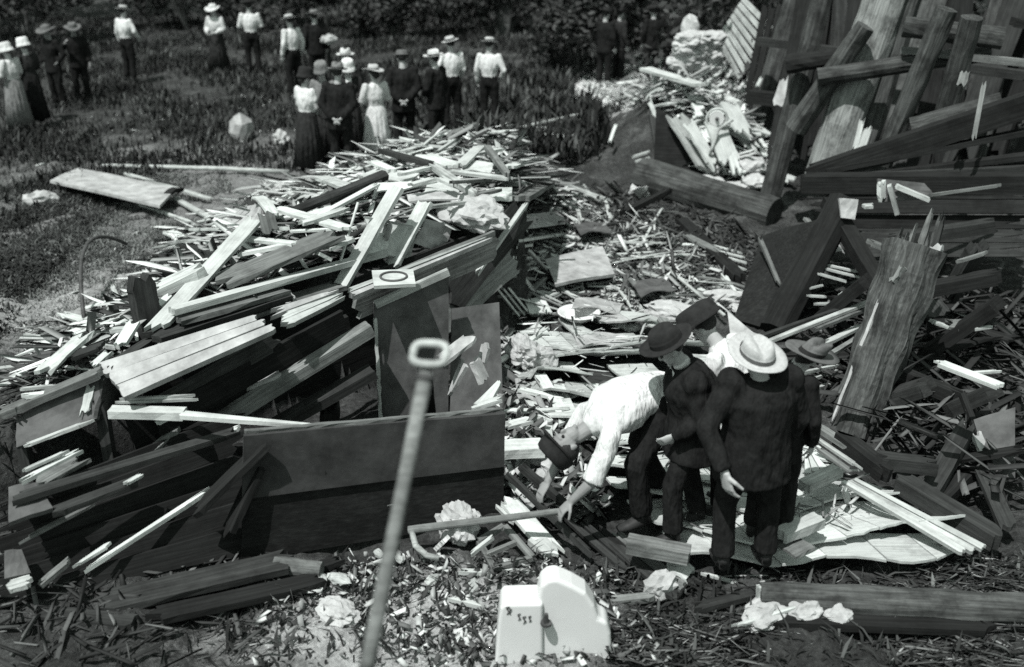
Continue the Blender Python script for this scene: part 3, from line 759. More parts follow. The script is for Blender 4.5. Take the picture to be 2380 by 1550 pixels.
# ------------------------------------------------------------------ tilted roof deck along the heap edge
d1 = deck('pale_roof_deck', [A(222, 850, 1.14), A(590, 735, 1.32), A(648, 768, 1.24), A(290, 928, 1.0)], 3, 'sls',
          'pale roof deck of wide boards sloping down at the low edge of the heap', 'roof deck', t=.05, part='roof_board', gap=.004, jag=.03, uneven=.004)
d2 = deck('upper_roof_deck', [A(610, 728, 1.30), A(789, 672, 1.34), A(808, 692, 1.26), A(650, 772, 1.20)], 3, 'ls',
          'narrow grey roof boards following on uphill of the pale roof deck', 'roof deck', t=.05, part='roof_board', gap=.004, jag=.18, uneven=.004)
d3 = deck('crest_roof_deck', [A(800, 676, 1.30), A(1125, 553, 1.36), A(1150, 556, 1.33), A(812, 698, 1.26)], 2, 'ls',
          'long roof edge boards between the oval hole board and the crumpled cloth', 'roof deck', t=.05, part='roof_board', jag=.08)
# fascia boards under the edge
BA(812, 712, 1.12, 1160, 565, 1.20, .30, 'm', 'long grey fascia board set on edge under the crest roof boards', t=.04, roll=PI/2)
BA(1040, 700, .75, 1222, 482, 1.25, .34, 'd', 'dark board running up behind the door to the outer corner of the heap', t=.04, roll=1.2)
BA(1105, 640, .95, 1225, 470, 1.32, .05, 'w', 'thin pale edge strip on top of the dark rising board', t=.03)
BA(1000, 770, .55, 1200, 600, .80, .28, 'm', 'grey board rising behind the door towards the debris field', t=.04, roll=1.25)
BA(350, 955, .82, 650, 785, 1.05, .16, 'd', 'dark fascia board under the pale roof deck', t=.04, roll=PI/2)
BA(540, 912, .62, 655, 868, .75, .10, 's', 'small pale torn board caught under the roof deck edge', t=.03)
BA(360, 985, .72, 800, 745, 1.0, .22, 'k', 'black fascia board low under the roof decks', t=.04, roll=PI/2, jag=.02)
BA(300, 1010, .62, 815, 765, .86, .30, 'k', 'widest black fascia board under the roof decks', t=.04, roll=PI/2, jag=.02)
# board with an oval hole
def oval_board():
    P = [A(864, 628, 1.40), A(960, 625, 1.40), A(966, 659, 1.36), A(869, 664, 1.36)]
    c = sum(P, Vector())/4
    e = empty('oval_hole_board', c, 0, 'white square board with an oval rim lying at the heap edge above the door', 'board')
    sheet('panel', P, .03, 'w', parent=e, sub=2)
    pts = []
    for k in range(25):
        a = 2*PI*k/24; u = .5+.32*math.cos(a); v = .5+.30*math.sin(a)
        pts.append(P[0]*(1-u)*(1-v)+P[1]*u*(1-v)+P[2]*u*v+P[3]*(1-u)*v+Vector((0, 0, .008))-c)
    mk('oval_rim', *tube(pts, [.009]*25, 6, Vector((0, 0, 1))), 'sheet_mid', e)
oval_board()
# ------------------------------------------------------------------ open void: inner beams and standing boards
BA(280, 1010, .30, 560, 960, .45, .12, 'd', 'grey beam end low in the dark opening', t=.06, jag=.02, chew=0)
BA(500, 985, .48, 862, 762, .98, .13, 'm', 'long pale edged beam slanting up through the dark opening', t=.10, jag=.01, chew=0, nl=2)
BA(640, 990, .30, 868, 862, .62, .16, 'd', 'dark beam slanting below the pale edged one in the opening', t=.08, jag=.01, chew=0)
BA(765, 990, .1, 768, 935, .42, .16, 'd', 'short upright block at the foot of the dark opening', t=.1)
# back boarding of the void
vb = [AY(300, 1130, 7.5), AY(890, 960, 8.95), AY(880, 690, 8.95), AY(280, 900, 7.5)]
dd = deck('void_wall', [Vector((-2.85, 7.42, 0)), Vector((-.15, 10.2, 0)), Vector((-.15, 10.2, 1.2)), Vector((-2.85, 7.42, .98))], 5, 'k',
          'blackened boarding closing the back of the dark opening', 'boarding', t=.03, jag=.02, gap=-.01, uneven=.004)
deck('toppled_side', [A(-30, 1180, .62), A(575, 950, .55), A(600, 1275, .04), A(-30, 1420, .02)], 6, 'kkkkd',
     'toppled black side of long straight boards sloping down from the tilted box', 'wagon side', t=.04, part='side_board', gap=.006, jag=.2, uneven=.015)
sheet('void_shade', [A(300, 1130, .03), A(600, 1010, .03), A(1050, 975, .03), A(880, 1180, .03)], .02, 'k', 'black sheet laid over the ground as the shade inside the dark opening', 'boarding', 4, .0)  # black sheet covers the ground to paint the shade of the opening
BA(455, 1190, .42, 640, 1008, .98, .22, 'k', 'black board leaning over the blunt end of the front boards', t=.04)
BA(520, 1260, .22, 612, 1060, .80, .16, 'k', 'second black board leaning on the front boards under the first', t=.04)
# leaning door
def door():
    bl, br = A(885, 985, 0), A(1042, 962, 0)
    tl = Vector((bl.x-.03, bl.y+.08, 1.14)); tr = Vector((br.x-.02, br.y+.10, 1.36))
    # match top corners of the door
    tl = AY(869, 706, bl.y+.06); tr = AY(1043, 628, br.y+.1)
    c = (bl+br)/2
    e = empty('upright_door', c, 0, 'tall grey door standing upright at the end of the dark opening', 'door')
    sheet('door_leaf', [bl, br, tr, tl], .04, 'g', parent=e, sub=5, wob=.004)
    n = (br-bl).cross(tl-bl).normalized()
    if n.y > 0: n = -n
    o = plank('edge_splinter', tl.lerp(bl, .1)+n*.02, bl+n*.02, .04, 'w', t=.02, parent=e, chew=.6, nl=14, jag=.02)
    plank('top_rail', tl+n*.03, tr+n*.03, .05, 'l', t=.06, parent=e, jag=.02)
    plank('batten', bl.lerp(br, .62)+n*.03+Vector((0, 0, .05)), bl.lerp(br, .62)+n*.03+Vector((0, 0, .62)), .015, 'k', t=.02, parent=e)
door()
# second leaning board behind the door
sheet('leaning_board', [A(1046, 965, .0), A(1170, 955, 0), AY(1160, 702, 9.0), AY(1050, 717, 8.8)], .04, 'g',
      'grey board standing behind the door with torn scraps in front', 'board', 5, .006)
plank('torn_board', AY(1100, 780, 7.9), AY(1010, 850, 7.7), .16, 's', 'torn pale board jutting behind the shovel grip', 'plank', t=.03, jag=.1)
plank('torn_board', AY(1082, 838, 7.8), AY(1042, 926, 7.75), .15, 's', 'tapering torn board hanging beside the shovel shaft', 'plank', t=.03, jag=.1, taper=.3)
plank('torn_board', AY(1100, 830, 7.85), AY(1128, 893, 7.8), .13, 's', 'short pale board end hanging near the top of the front boards', 'plank', t=.04, jag=.05)
plank('torn_board', AY(1132, 795, 7.95), AY(1118, 850, 7.9), .09, 's', 'small upright pale scrap beside the short pale board end', 'plank', t=.03, jag=.05)
plank('dark_upright', A(1000, 975, 0), AY(985, 850, 7.75), .12, 'k', 'dark upright stake between door and shovel', 'post', t=.05)
plank('white_wedge', AY(1118, 946, 7.3), AY(1164, 886, 7.5), .14, 'w', 'white wedge of board resting on the end of the front boards', 'plank', t=.03, jag=.02, taper=.25)
plank('white_wedge', AY(1090, 950, 7.2), AY(1172, 925, 7.3), .07, 'w', 'white strip lying along the top end of the front boards', 'plank', t=.03)
# front boards: two wide boards on edge
def front_wall():
    bl, br = A(560, 1300, 0), A(1166, 1200, 0)
    tl, tr = AY(568, 1003, bl.y+.02), AY(1171, 951, br.y+.02)
    e = empty('front_boards', (bl+br)/2, 0, 'low wall of two broad boards on edge, grey above and black below', 'board wall')
    m1 = bl.lerp(tl, .52); m2 = br.lerp(tr, .52)
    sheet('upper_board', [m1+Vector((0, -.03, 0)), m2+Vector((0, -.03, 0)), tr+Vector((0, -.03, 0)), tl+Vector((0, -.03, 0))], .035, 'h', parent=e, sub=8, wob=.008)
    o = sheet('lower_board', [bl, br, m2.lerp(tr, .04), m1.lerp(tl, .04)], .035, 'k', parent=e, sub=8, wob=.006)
    plank('top_edge', tl+Vector((0, -.02, .01)), tr+Vector((0, -.02, .01)), .05, 'm', t=.02, parent=e, jag=.02, chew=.6, nl=22)
    n_ = (br-bl).cross(tl-bl).normalized(); n_ = n_ if n_.y < 0 else -n_
    for u, v0, v1 in ((.30, .56, .97), (.71, .55, .96)):
        plank('cleat', bl.lerp(br, u).lerp(tl.lerp(tr, u), v0)+n_*.045, bl.lerp(br, u).lerp(tl.lerp(tr, u), v1)+n_*.045, .035, 'k', t=.015, parent=e, chew=.5)
    for k in range(9):
        u = random.uniform(.03, .9); v = random.choice([.57, .63, .8, .93, .5, .3]); a = bl.lerp(br, u).lerp(tl.lerp(tr, u), v)+n_*.05; b = bl.lerp(br, u+random.uniform(.04, .09)).lerp(tl.lerp(tr, u+.06), v+random.uniform(-.01, .01))+n_*.05
        plank('split', a, b, random.uniform(.006, .018), random.choice('dmk'), t=.008, parent=e, chew=.7, taper=.3)
    for u in (.12, .5, .92):
        plank('stake', bl.lerp(br, u)+Vector((0, .06, 0)), tl.lerp(tr, u)+Vector((0, .06, -.05)), .08, 'd', t=.05, parent=e)
front_wall()
# white long planks left of the front boards
BA(256, 957, .86, 430, 962, .86, .11, 'w', 'thick bright white board end lying beside the tilted box', t=.06, jag=.005)
BA(420, 964, .90, 735, 991, .95, .085, 'w', 'long tapering bright white board reaching over the front boards', t=.03, jag=.02, taper=.3)
BA(262, 929, .92, 456, 919, .92, .025, 'l', 'thin pale strip above the thick white board end', 'lath', 'lath', t=.02)
BA(262, 936, .90, 462, 928, .90, .02, 'l', 'second thin pale strip just under its twin above the thick white board', 'lath', 'lath', t=.02)
BA(264, 902, .9, 350, 893, .9, .12, 'd', 'dark stub of board poking out of the box side', t=.06)
BA(351, 1050, .55, 421, 992, .62, .08, 'm', 'short grey stick lying below the thick white board end', t=.04)
BA(502, 1020, .6, 561, 992, .65, .06, 'w', 'short white slat under the tapering white board', t=.03)
BA(362, 985, .75, 400, 965, .8, .05, 'w', 'small white chip of board under the white board end', t=.03)
# ------------------------------------------------------------------ tilted box wall at the low front
def box_wall():
    P = [AY(38, 1040, 6.6), AY(226, 970, 6.75), AY(244, 868, 6.95), AY(38, 968, 6.8)]
    e = empty('tilted_box', sum(P, Vector())/4, 0, 'grey tilted box wall with a heavy top rim and a dark open end', 'box wall')
    sheet('side_panel', P, .03, 'g', parent=e, sub=6, wob=.01)
    back = Vector((.12, .75, -.05))
    sheet('end_panel', [P[1], P[1]+back, P[2]+back, P[2]], .03, 'd', parent=e, sub=3)
    plank('top_rim', P[3]+Vector((-.1, -.03, .03)), P[2]+Vector((0, -.03, .03)), .13, 'm', t=.05, parent=e, jag=.04)
    plank('lit_stripe', P[1].lerp(P[2], .02)+Vector((-.09, -.03, 0)), P[2]+Vector((-.09, -.03, -.06)), .07, 'l', t=.02, parent=e, chew=.3)  # pale strip painting the grazing light on the side panel
    plank('bottom_rail', P[0]+Vector((0, -.03, 0)), P[1]+Vector((0, -.03, 0)), .05, 'l', t=.02, parent=e, chew=.3)
    plank('leg_post', P[1]+Vector((0, .1, -.7)), P[1]+Vector((0, .1, .1)), .08, 'd', t=.08, parent=e)
    plank('leg_post', P[0]+Vector((0, .1, -.8)), P[0]+Vector((0, .1, .1)), .08, 'd', t=.08, parent=e)
    plank('back_rim', P[2]+Vector((0, 0, .02)), P[2]+back, .09, 'd', t=.05, parent=e)
box_wall()
BA(43, 922, 1.0, 148, 912, 1.0, .05, 'w', 'white strip behind the rim of the tilted box', t=.03)
BA(43, 905, 1.0, 145, 895, 1.0, .03, 'l', 'thin pale strip above the white one behind the box rim', 'lath', 'lath', t=.02)
# low left sloping boards
BA(40, 1125, .72, 190, 1046, .76, .05, 'l', 'pale splintered strip on the slope under the box', t=.03, jag=.25)
BA(30, 1105, .76, 165, 1045, .8, .03, 'l', 'thin pale splinter above the strip under the box', 'lath', 'lath', t=.02)
BA(70, 1135, .70, 200, 1062, .74, .13, 'm', 'grey board lying beside the splintered strip under the box', t=.03)
BA(20, 1165, .72, 560, 1000, .66, .10, 'd', 'very long dark board running under the box to the front boards', t=.04)
BA(100, 1200, .62, 345, 1108, .62, .10, 'd', 'long grey board with a pale lit edge low at the left', t=.04)
BA(285, 1128, .66, 336, 1100, .66, .04, 'l', 'pale splinter on the end of the long grey board', t=.02)
sheet('grey_board', [A(20, 1215, .66), A(122, 1178, .66), A(88, 1118, .70), A(20, 1132, .70)], .03, 'g', 'grey panel corner at the frame edge under the box', 'board', 4, .01)
sheet('grey_board', [A(10, 1345, .3), A(72, 1330, .3), A(50, 1275, .4), A(10, 1280, .4)], .03, 'g', 'small grey panel low at the frame edge', 'board', 4, .01)
BA(10, 1368, .26, 78, 1348, .28, .12, 'l', 'pale broken board end under the small grey panel', t=.03)
BA(499, 1131, .40, 183, 1336, .20, .045, 'w', 'long bright splintered slat crossing the dark ground', 'slat', 'slat', t=.03, taper=.6, jag=.3)
BA(262, 1260, .30, 168, 1320, .22, .05, 'w', 'short pale torn slat beside the long bright one', 'slat', 'slat', t=.02, taper=.4, jag=.2)
BA(165, 1300, .26, 90, 1362, .16, .06, 'm', 'grey slat end pointing to the frame corner', 'slat', 'slat', t=.03)
BA(240, 1160, .52, 40, 1262, .42, .04, 'm', 'thin grey slat above the torn pale slats', 'slat', 'slat', t=.02, jag=.2)
BA(230, 1405, .05, 690, 1300, .12, .24, 'd', 'long wide grey plank lying in front of the front boards', t=.05)
BA(330, 1440, .04, 760, 1345, .06, .16, 'k', 'dark plank in front of the long wide grey one', t=.05)
BA(75, 1425, .04, 330, 1450, .04, .13, 'd', 'blurred grey board in the near corner', t=.05)
cyl('short_log', A(640, 1315, .08), A(748, 1325, .08), .07, .055, 'm', 'short pale log lying at the end of the long grey plank', 'log')
BA(560, 1370, .03, 800, 1300, .05, .09, 'k', 'dark stick between the short log and the front boards', t=.04)
# flat panel on the grass
def flat_panel():
    P = [R(116, 419, .16), R(371, 476, .22), R(412, 436, .22), R(180, 390, .14)]
    c, vs, fs = slab_geo(P, .04, 8, .01)
    o = mk('roofing_sheet', vs, fs, 'sheet_grey', loc=c)
    tag(o, 'long wide grey panel lying on the grass beyond the low end of the heap', 'panel')
flat_panel()
plank('curled_end', R(378, 476, .08), R(420, 438, .22), .12, 'k', 'dark curled end of roofing at the tip of the long wide panel', 'roofing', t=.04, bend=.08)
B(116, 422, .1, 371, 478, .16, .04, 'w', 'thin white batten along the near edge of the flat panel', 'batten', 'batten')
B(286, 402, .10, 491, 463, .10, .09, 'l', 'pale plank lying along the far side of the flat panel')
B(399, 457, .08, 499, 512, .10, .09, 'l', 'pale plank leading from the panel tip to the heap')
B(321, 474, .05, 488, 531, .1, .05, 'w', 'narrow white strip running from the panel toward the heap')
B(200, 400, .08, 400, 428, .14, .03, 'd', 'dark thin strip along the far edge of the flat panel', 'batten', 'batten')
rod('sapling_pole', [R(240, 385, .06), R(330, 387, .08), R(420, 389, .1), R(520, 392, .08), R(600, 396, .07), R(672, 399, .06)], .035, 'wood_light', 'long thin peeled pole lying on the grass behind the flat panel', 'pole')
lump('grass_stone', R(563, 325, .0), (.26, .2, .30), 'sheet_grey', 'pale angular stone standing in the weeds', 'stone', amp=.35, sub=2, fr=1.3)
lump('white_rag', R(655, 330, .02), (.26, .12, .12), 'o', 'white rag caught in the weeds beside the women', 'rag', amp=.8)
lump('white_rag', R(97, 474, .0), (.22, .12, .12), 'o', 'white rag lying alone on the dark grass near the flat panel', 'rag', amp=.7)
lump('white_rag', R(655, 455, .0), (.16, .1, .12), 'o', 'small white rag between the grass and the back of the heap', 'rag', amp=.7)
lump('white_rag', R(765, 98, 1.0), (.17, .12, .1), 'o', 'small white bundle above the dark post behind the hats', 'bundle', amp=.7)
cyl('thin_post', R(768, 190, 0), R(768, 190, 0)+Vector((0, 0, 1.45)), .06, .05, 'd', 'dark post holding the small white bundle', 'post')
# ------------------------------------------------------------------ buckled deck under the men
DP = [(1175, 800), (1250, 765), (1400, 722), (1530, 735), (1700, 800), (1880, 925), (1950, 1010), (2010, 1095), (2302, 1270), (2180, 1298), (2040, 1291),
      (1945, 1282), (1800, 1311), (1548, 1312), (1480, 1250), (1400, 1195), (1335, 1065), (1300, 985), (1230, 900)]
DW = [(p.x, p.y) for p in (A(x, y, .12) for x, y in DP)]
def xspan(Y):
    xs = []
    for i in range(len(DW)):
        (x1, y1), (x2, y2) = DW[i], DW[(i+1) % len(DW)]
        if (y1 > Y) != (y2 > Y): xs.append(x1+(x2-x1)*(Y-y1)/(y2-y1))
    return (min(xs), max(xs)) if len(xs) >= 2 else None
def deck_z(X, Y, k):
    return .13+.035*math.sin(X*2.3+k*1.7)+.02*math.sin(X*5.9+k*3.1)
def yspan(x):
    ys = []
    for i in range(len(DW)):
        (x1, y1), (x2, y2) = DW[i], DW[(i+1) % len(DW)]
        if (x1 > x) != (x2 > x): ys.append(y1+(y2-y1)*(x-x1)/(x2-x1))
    return (min(ys), max(ys)) if len(ys) >= 2 else None
def build_deck():
    ymin, ymax = min(p[1] for p in DW), max(p[1] for p in DW)
    e = empty('buckled_deck', (1.9, 7.6, 0), 0, 'pale buckled roof deck of curling boards on which the hatted men stand', 'roof deck')
    sheet('under_layer', [Vector((1.15, 6.5, .06)), Vector((2.5, 6.6, .06)), Vector((DW[5][0]-.2, DW[5][1]-.1, .06)), Vector((DW[1][0]+.2, DW[1][1]-.2, .06))], .03, 'd', parent=e, sub=4)
    Y = ymin-.1; k = 0
    while Y < ymax-.1:
        dY = random.uniform(.30, .46) if Y > 6.6 else .42
        Ym = Y+dY; front = Y < 7.7
        s1 = xspan(min(Ym, ymax-.02)); s0 = xspan(max(Y, ymin+.02)) or s1
        if not s1: break
        ph = random.random()*6
        x = min(s0[0], s1[0])
        while x < max(s0[1], s1[1])-.02:
            w = random.uniform(.22, .42) if front else random.uniform(.2, .45)
            sk = -.3
            n = 4; cols = []
            for i in range(n+1):
                xf = x+(w-.008)*i/n
                col = []
                yf = yspan(min(max(xf, DW[18][0]), DW[8][0]-.01))
                if not yf: col = None
                else:
                    y0 = max(Y-.05, yf[0]); y1 = min(Ym+.06, yf[1])
                    if y1-y0 < .06: col = None
                    else:
                        for j in range(5):
                            v = j/4; yy = y0+(y1-y0)*v
                            xx = xf+sk*(yy-Y)
                            wav = .05*math.sin(xx*2.6+ph)+.015*math.sin(xx*8+ph*2)
                            yy += wav*(1-v)
                            q = max(0, (Ym-yy)/dY)
                            edge = 1 if y0 < yf[0]+.001 else 0
                            curl = (.10+.07*math.sin(xx*2.1+ph*1.3))*min(q, 1)**2*(.35 if edge else 1)
                            col.append((xx, yy, deck_z(xx, yy, 0)+curl-.015*v))
                cols.append(col)
            if all(c for c in cols) and random.random() > (.02 if front else .08):
                vs = []; fs = []; lift = random.uniform(0, .008); sh = [random.uniform(-.012, .012) for _ in range(n+1)]
                for s in (0, 1):
                    for i in range(n+1):
                        for j in range(5):
                            a = cols[i][j]; vs.append((a[0], a[1]+(sh[i] if j == 0 else 0), a[2]+lift-s*.02))
                K = (n+1)*5
                for i in range(n):
                    for j in range(4):
                        q = i*5+j; fs.append((q, q+5, q+6, q+1)); fs.append((K+q+1, K+q+6, K+q+5, K+q))
                for i in range(n):
                    q = i*5; fs.append((q, K+q, K+q+5, q+5)); q += 4; fs.append((q+5, K+q+5, K+q, q))
                for j in range(4):
                    q = j; fs.append((q+1, K+q+1, K+q, q)); q = n*5+j; fs.append((q, K+q, K+q+1, q+1))
                c = Vector((x, Y, .1))
                tn = ('wood_white' if random.random() < .85 else 'wood_light') if front else random.choice(['sheet_grey', 'wood_light', 'wood_light', 'wood_light', 'wood_white'])
                o = mk('deck_board', [Vector(v)-c for v in vs], fs, tn)
                bpy_par(o, e, Matrix.Translation(c))
            x += w
        Y = Ym; k += 1
def bpy_par(o, e, M):
    o.parent = e; bpy_fix(o, e, M)
build_deck()
# white broad boards at the near outer corner of the deck
P4 = [A(1950, 1122, .30), A(2228, 1288, .22), A(2300, 1272, .24), A(1990, 1111, .32)]
deck('corner_boards', P4, 3, 'wwl', 'three long straight pale boards framing the outer corner of the deck', 'boards', t=.03, gap=.012, jag=.02)
BA(1866, 1132, .32, 1949, 1092, .34, .11, 'l', 'pale plank end lying beside the coat of the man in the light hat', t=.07, jag=.02)
deck('deck_corner_piece', [A(1868, 1052, .30), A(1868, 1110, .28), A(1925, 1090, .28), A(1885, 1050, .30)], 3, 'w', 'small piece of white boarding beside the dark coat', 'boards', jag=.01)
BA(1812, 1246, .33, 1908, 1206, .33, .12, 'w', 'rolled white board lying at the feet of the man in the light hat', t=.07, jag=.03)
BA(1822, 1280, .25, 1868, 1256, .26, .22, 'm', 'small dark square board on the white deck edge', t=.02, jag=.01)
BA(1456, 1262, .28, 1604, 1290, .26, .13, 'm', 'thick grey beam end lying on the near deck edge', t=.09, jag=.01)
BA(1200, 1075, .45, 1340, 1195, .2, .05, 'd', 'dark rail running down beside the front boards', t=.05)
# dark floor boards between window frame and deck
deck('dark_floor_boards', [A(1375, 1235, .10), A(1565, 1400, .06), A(1640, 1360, .06), A(1480, 1240, .10)], 3, 'dmd', 'dark floor boards with open seams beside the near deck corner', 'boards', t=.03, jag=.1)
deck('dark_floor_boards', [A(1300, 1200, .12), A(1450, 1330, .06), A(1530, 1330, .06), A(1390, 1215, .12)], 3, 'kdk', 'blackened floor boards at the feet of the bending man', 'boards', t=.03, jag=.15)
BA(1545, 1312, .10, 1615, 1350, .05, .16, 'w', 'curved white scrap hanging off the near deck corner', t=.02, bend=.04)
BA(1400, 1400, .06, 1530, 1385, .06, .07, 'm', 'grey stick in front of the crumpled paper', t=.04)
BA(1975, 1178, .1, 1960, 1130, .42, .04, 'w', 'short white stick standing beside the corner boards', 'stick', 'stick')
# rail of planks in the gap
BA(1158, 1135, .25, 1296, 1296, .10, .15, 'w', 'long white plank lying beside the window frame', t=.03, jag=.2)
BA(1240, 1250, .14, 1290, 1296, .1, .13, 'w', 'thick white plank end beside the window frame', t=.05)
BA(1155, 1170, .2, 1200, 1215, .15, .07, 'l', 'pale narrow plank under the long pole', t=.03)
BA(1262, 1040, .32, 1160, 1045, .34, .19, 'w', 'thick white board end pushed against the corner of the front boards', t=.08, jag=.02)
BA(1165, 1088, .5, 1385, 1300, .12, .03, 'd', 'thin dark rail slanting between front boards and bending man', t=.05)
cyl('long_pole', A(950, 1232, .22), A(1305, 1188, .42), .03, .022, 'm', 'long grey pole whose end the bending man grips', 'pole', knob=.05, n=12)
def window_frame():
    P = [A(1112, 1258, .14), A(1172, 1222, .2), A(1238, 1296, .14), A(1148, 1322, .08)]
    e = empty('window_sash', sum(P, Vector())/4, 0, 'grey wooden window sash lying empty beside the white planks', 'window frame')
    for i in range(4): plank('rail', P[i], P[(i+1) % 4], .045, 'm', t=.03, parent=e, jag=.01)
    plank('muntin', (P[0]+P[3])/2, (P[1]+P[2])/2, .035, 'm', t=.03, parent=e, jag=.01)
window_frame()
BA(1150, 1245, .18, 1092, 1290, .12, .03, 'w', 'short white lath pointing up from the leaf litter to the sash', 'lath', 'lath')
BA(1065, 1328, .08, 1145, 1332, .08, .04, 'w', 'white slat lying below the sash', 'slat', 'slat', t=.03)
BA(1165, 1328, .08, 1250, 1330, .08, .04, 'l', 'pale slat end to end with the white slat below the sash', 'slat', 'slat', t=.03)
BA(1040, 1390, .05, 1130, 1412, .05, .035, 'w', 'white stick lying in the near litter before the enamel basin', 'stick', 'stick', t=.03)
lump('white_cloth', A(1066, 1235, .12), (.17, .13, .13), 'o', 'crumpled white cloth bundle lying beside the pole', 'cloth', amp=.8, sub=4)
BA(1040, 1250, .2, 1012, 1276, .08, .05, 'c', 'twisted tail of the white cloth bundle', 'cloth_tail', 'cloth', t=.03)
rod('bent_strap', [A(958, 1238, .22), A(966, 1268, .2), A(990, 1290, .12), A(1020, 1298, .1)], .022, 'wood_light', 'pale bent strap curling down beside the shovel', 'strap')
for x, y, r, lb in [(745, 1345, .06, 'small pale leaf curl nearest the log'), (790, 1350, .08, 'pale torn leaf scrap beside the shovel foot'), (930, 1300, .05, 'curled pale leaf beside the bent strap'),
                    (1005, 1350, .06, 'curled pale leaf in the middle of the near litter'), (1100, 1365, .07, 'crumpled leaf below the white slat'), (880, 1290, .05, 'pale leaf scrap at the foot of the front boards'),
                    (555, 1262, .05, 'small pale scrap on the dark ground before the front boards'), (540, 1275, .04, 'tiny pale scrap beside its larger twin')]:
    lump('leaf_scrap', A(x, y, .03), (r, r*.6, r*.4), 'l', lb, 'leaf', amp=.8, sub=2)
lump('plaster_heap', A(785, 1432, .0), (.15, .11, .06), 'plaster', 'pale heap of plaster at the near edge', 'plaster', amp=.6, sub=4)
lump('crumpled_paper', A(1536, 1375, .03), (.13, .08, .09), 'o', 'crumpled white paper lying on the dark floor boards', 'paper', amp=.9)
# enamel basin lying on its side: rounded back slab plus low box with worn marks
def extrude_outline(name, pts, depth, mat, parent=None, label=None, cat=None, rz=0.0, loc=Vector(), bev=.03):
    n = len(pts)
    import bmesh
    bm = bmesh.new()
    f = bm.faces.new([bm.verts.new((x, 0, z)) for x, z in pts])
    r = bmesh.ops.extrude_face_region(bm, geom=[f])
    bmesh.ops.translate(bm, vec=(0, depth, 0), verts=[v for v in r['geom'] if isinstance(v, bmesh.types.BMVert)])
    bmesh.ops.recalc_face_normals(bm, faces=bm.faces)
    me = bpy.data.meshes.new(name); bm.to_mesh(me); bm.free(); me.materials.append(MATS[mat])
    o = bpy.data.objects.new(name, me); COL.objects.link(o)
    if bev:
        b = o.modifiers.new('bevel', 'BEVEL'); b.width = bev; b.segments = 4; b.limit_method = 'ANGLE'; b.angle_limit = .6
    if parent: o.parent = parent; o.location = loc
    else: o.location = loc; o.rotation_euler.z = rz; tag(o, label, cat)
    return o
def basin():
    base = A(1335, 1540, 0); e = empty('enamel_basin', base, 0.0, 'white enamel basin lying overturned at the near edge with a dark drain bolt', 'basin')
    def loc2(x, y): v = AY(x, y, base.y); return (v.x-base.x, max(v.z, 0))
    pts = [loc2(*p) for p in [(1240, 1540), (1244, 1440), (1247, 1402), (1256, 1362), (1272, 1350), (1292, 1346), (1330, 1362), (1362, 1380), (1382, 1410), (1392, 1438), (1412, 1448), (1420, 1475), (1424, 1540)]]
    o = extrude_outline('back_slab', pts, .16, 'enamel', e, bev=.025)
    pts = [loc2(*p) for p in [(1150, 1540), (1158, 1440), (1163, 1408), (1170, 1398), (1262, 1396), (1262, 1540)]]
    o = extrude_outline('side_box', pts, .2, 'enamel', e, loc=Vector((0, -.03, 0)), bev=.02)
    for xx, yy, q in [(1180, 1410, 1.3), (1186, 1414, -.8), (1206, 1426, 1.0), (1218, 1432, 1.25), (1231, 1431, .85)]:
        a = loc2(xx, yy); 
        g = tube([(a[0]+.009*q, -.033, a[1]+.024), (a[0]-.006*q, -.034, a[1]+.018), (a[0]-.002, -.034, a[1]+.004), (a[0]+.007*q, -.034, a[1]-.008*abs(q)), (a[0]-.004*q, -.033, a[1]-.024*abs(q))], [.003, .005, .004, .005, .002], 6)
        mk('worn_mark', *g, 'iron', e)
    a = loc2(1269, 1424)
    mk('drain_bolt', *join(tube([(a[0], -.05, a[1]+.03), (a[0], -.05, a[1]-.03)], [.012, .016], 10), tube([(a[0], -.05, a[1]-.03), (a[0], -.05, a[1]-.045)], [.034, .034], 12)), 'iron', e)
basin()
# near bottom timbers and white lumps
def near_timber():
    a, b = A(1765, 1385, .10), A(2420, 1420, .10)
    cyl('near_timber', a, b, .095, .10, 'b', 'big weathered grey timber lying along the near edge before the deck', 'timber', seg=18, knob=.12, n=24)
near_timber()
BA(1772, 1355, .2, 1770, 1408, .02, .07, 'l', 'small pale block standing at the end of the near timber', 'block', 'block', t=.06)
BA(1760, 1440, .05, 2330, 1462, .05, .12, 'k', 'dark plank lying just in front of the near timber', t=.05)
lump('white_sack', A(1785, 1432, .0), (.24, .12, .08), 'o', 'white sacking at the near edge before the timber', 'sack', amp=.5, sub=4)
lump('white_sack', A(1870, 1440, .0), (.13, .1, .09), 'o', 'smaller white sacking to the side of the big one', 'sack', amp=.5, sub=4)
lump('white_sack', A(1945, 1448, .0), (.1, .1, .08), 'o', 'small pointed white rag beside the sacking', 'rag', amp=.5, sub=4)
BA(1690, 1462, .06, 1900, 1395, .12, .03, 'l', 'thin pale stick lying over the white sacking', 'stick', 'stick', t=.02)
BA(1622, 1330, .05, 1728, 1358, .05, .025, 'l', 'thin pale stick in front of the trouser legs', 'stick', 'stick', t=.02)
BA(1600, 1420, .04, 1790, 1370, .06, .08, 'd', 'dark split board between paper and timber', t=.04)
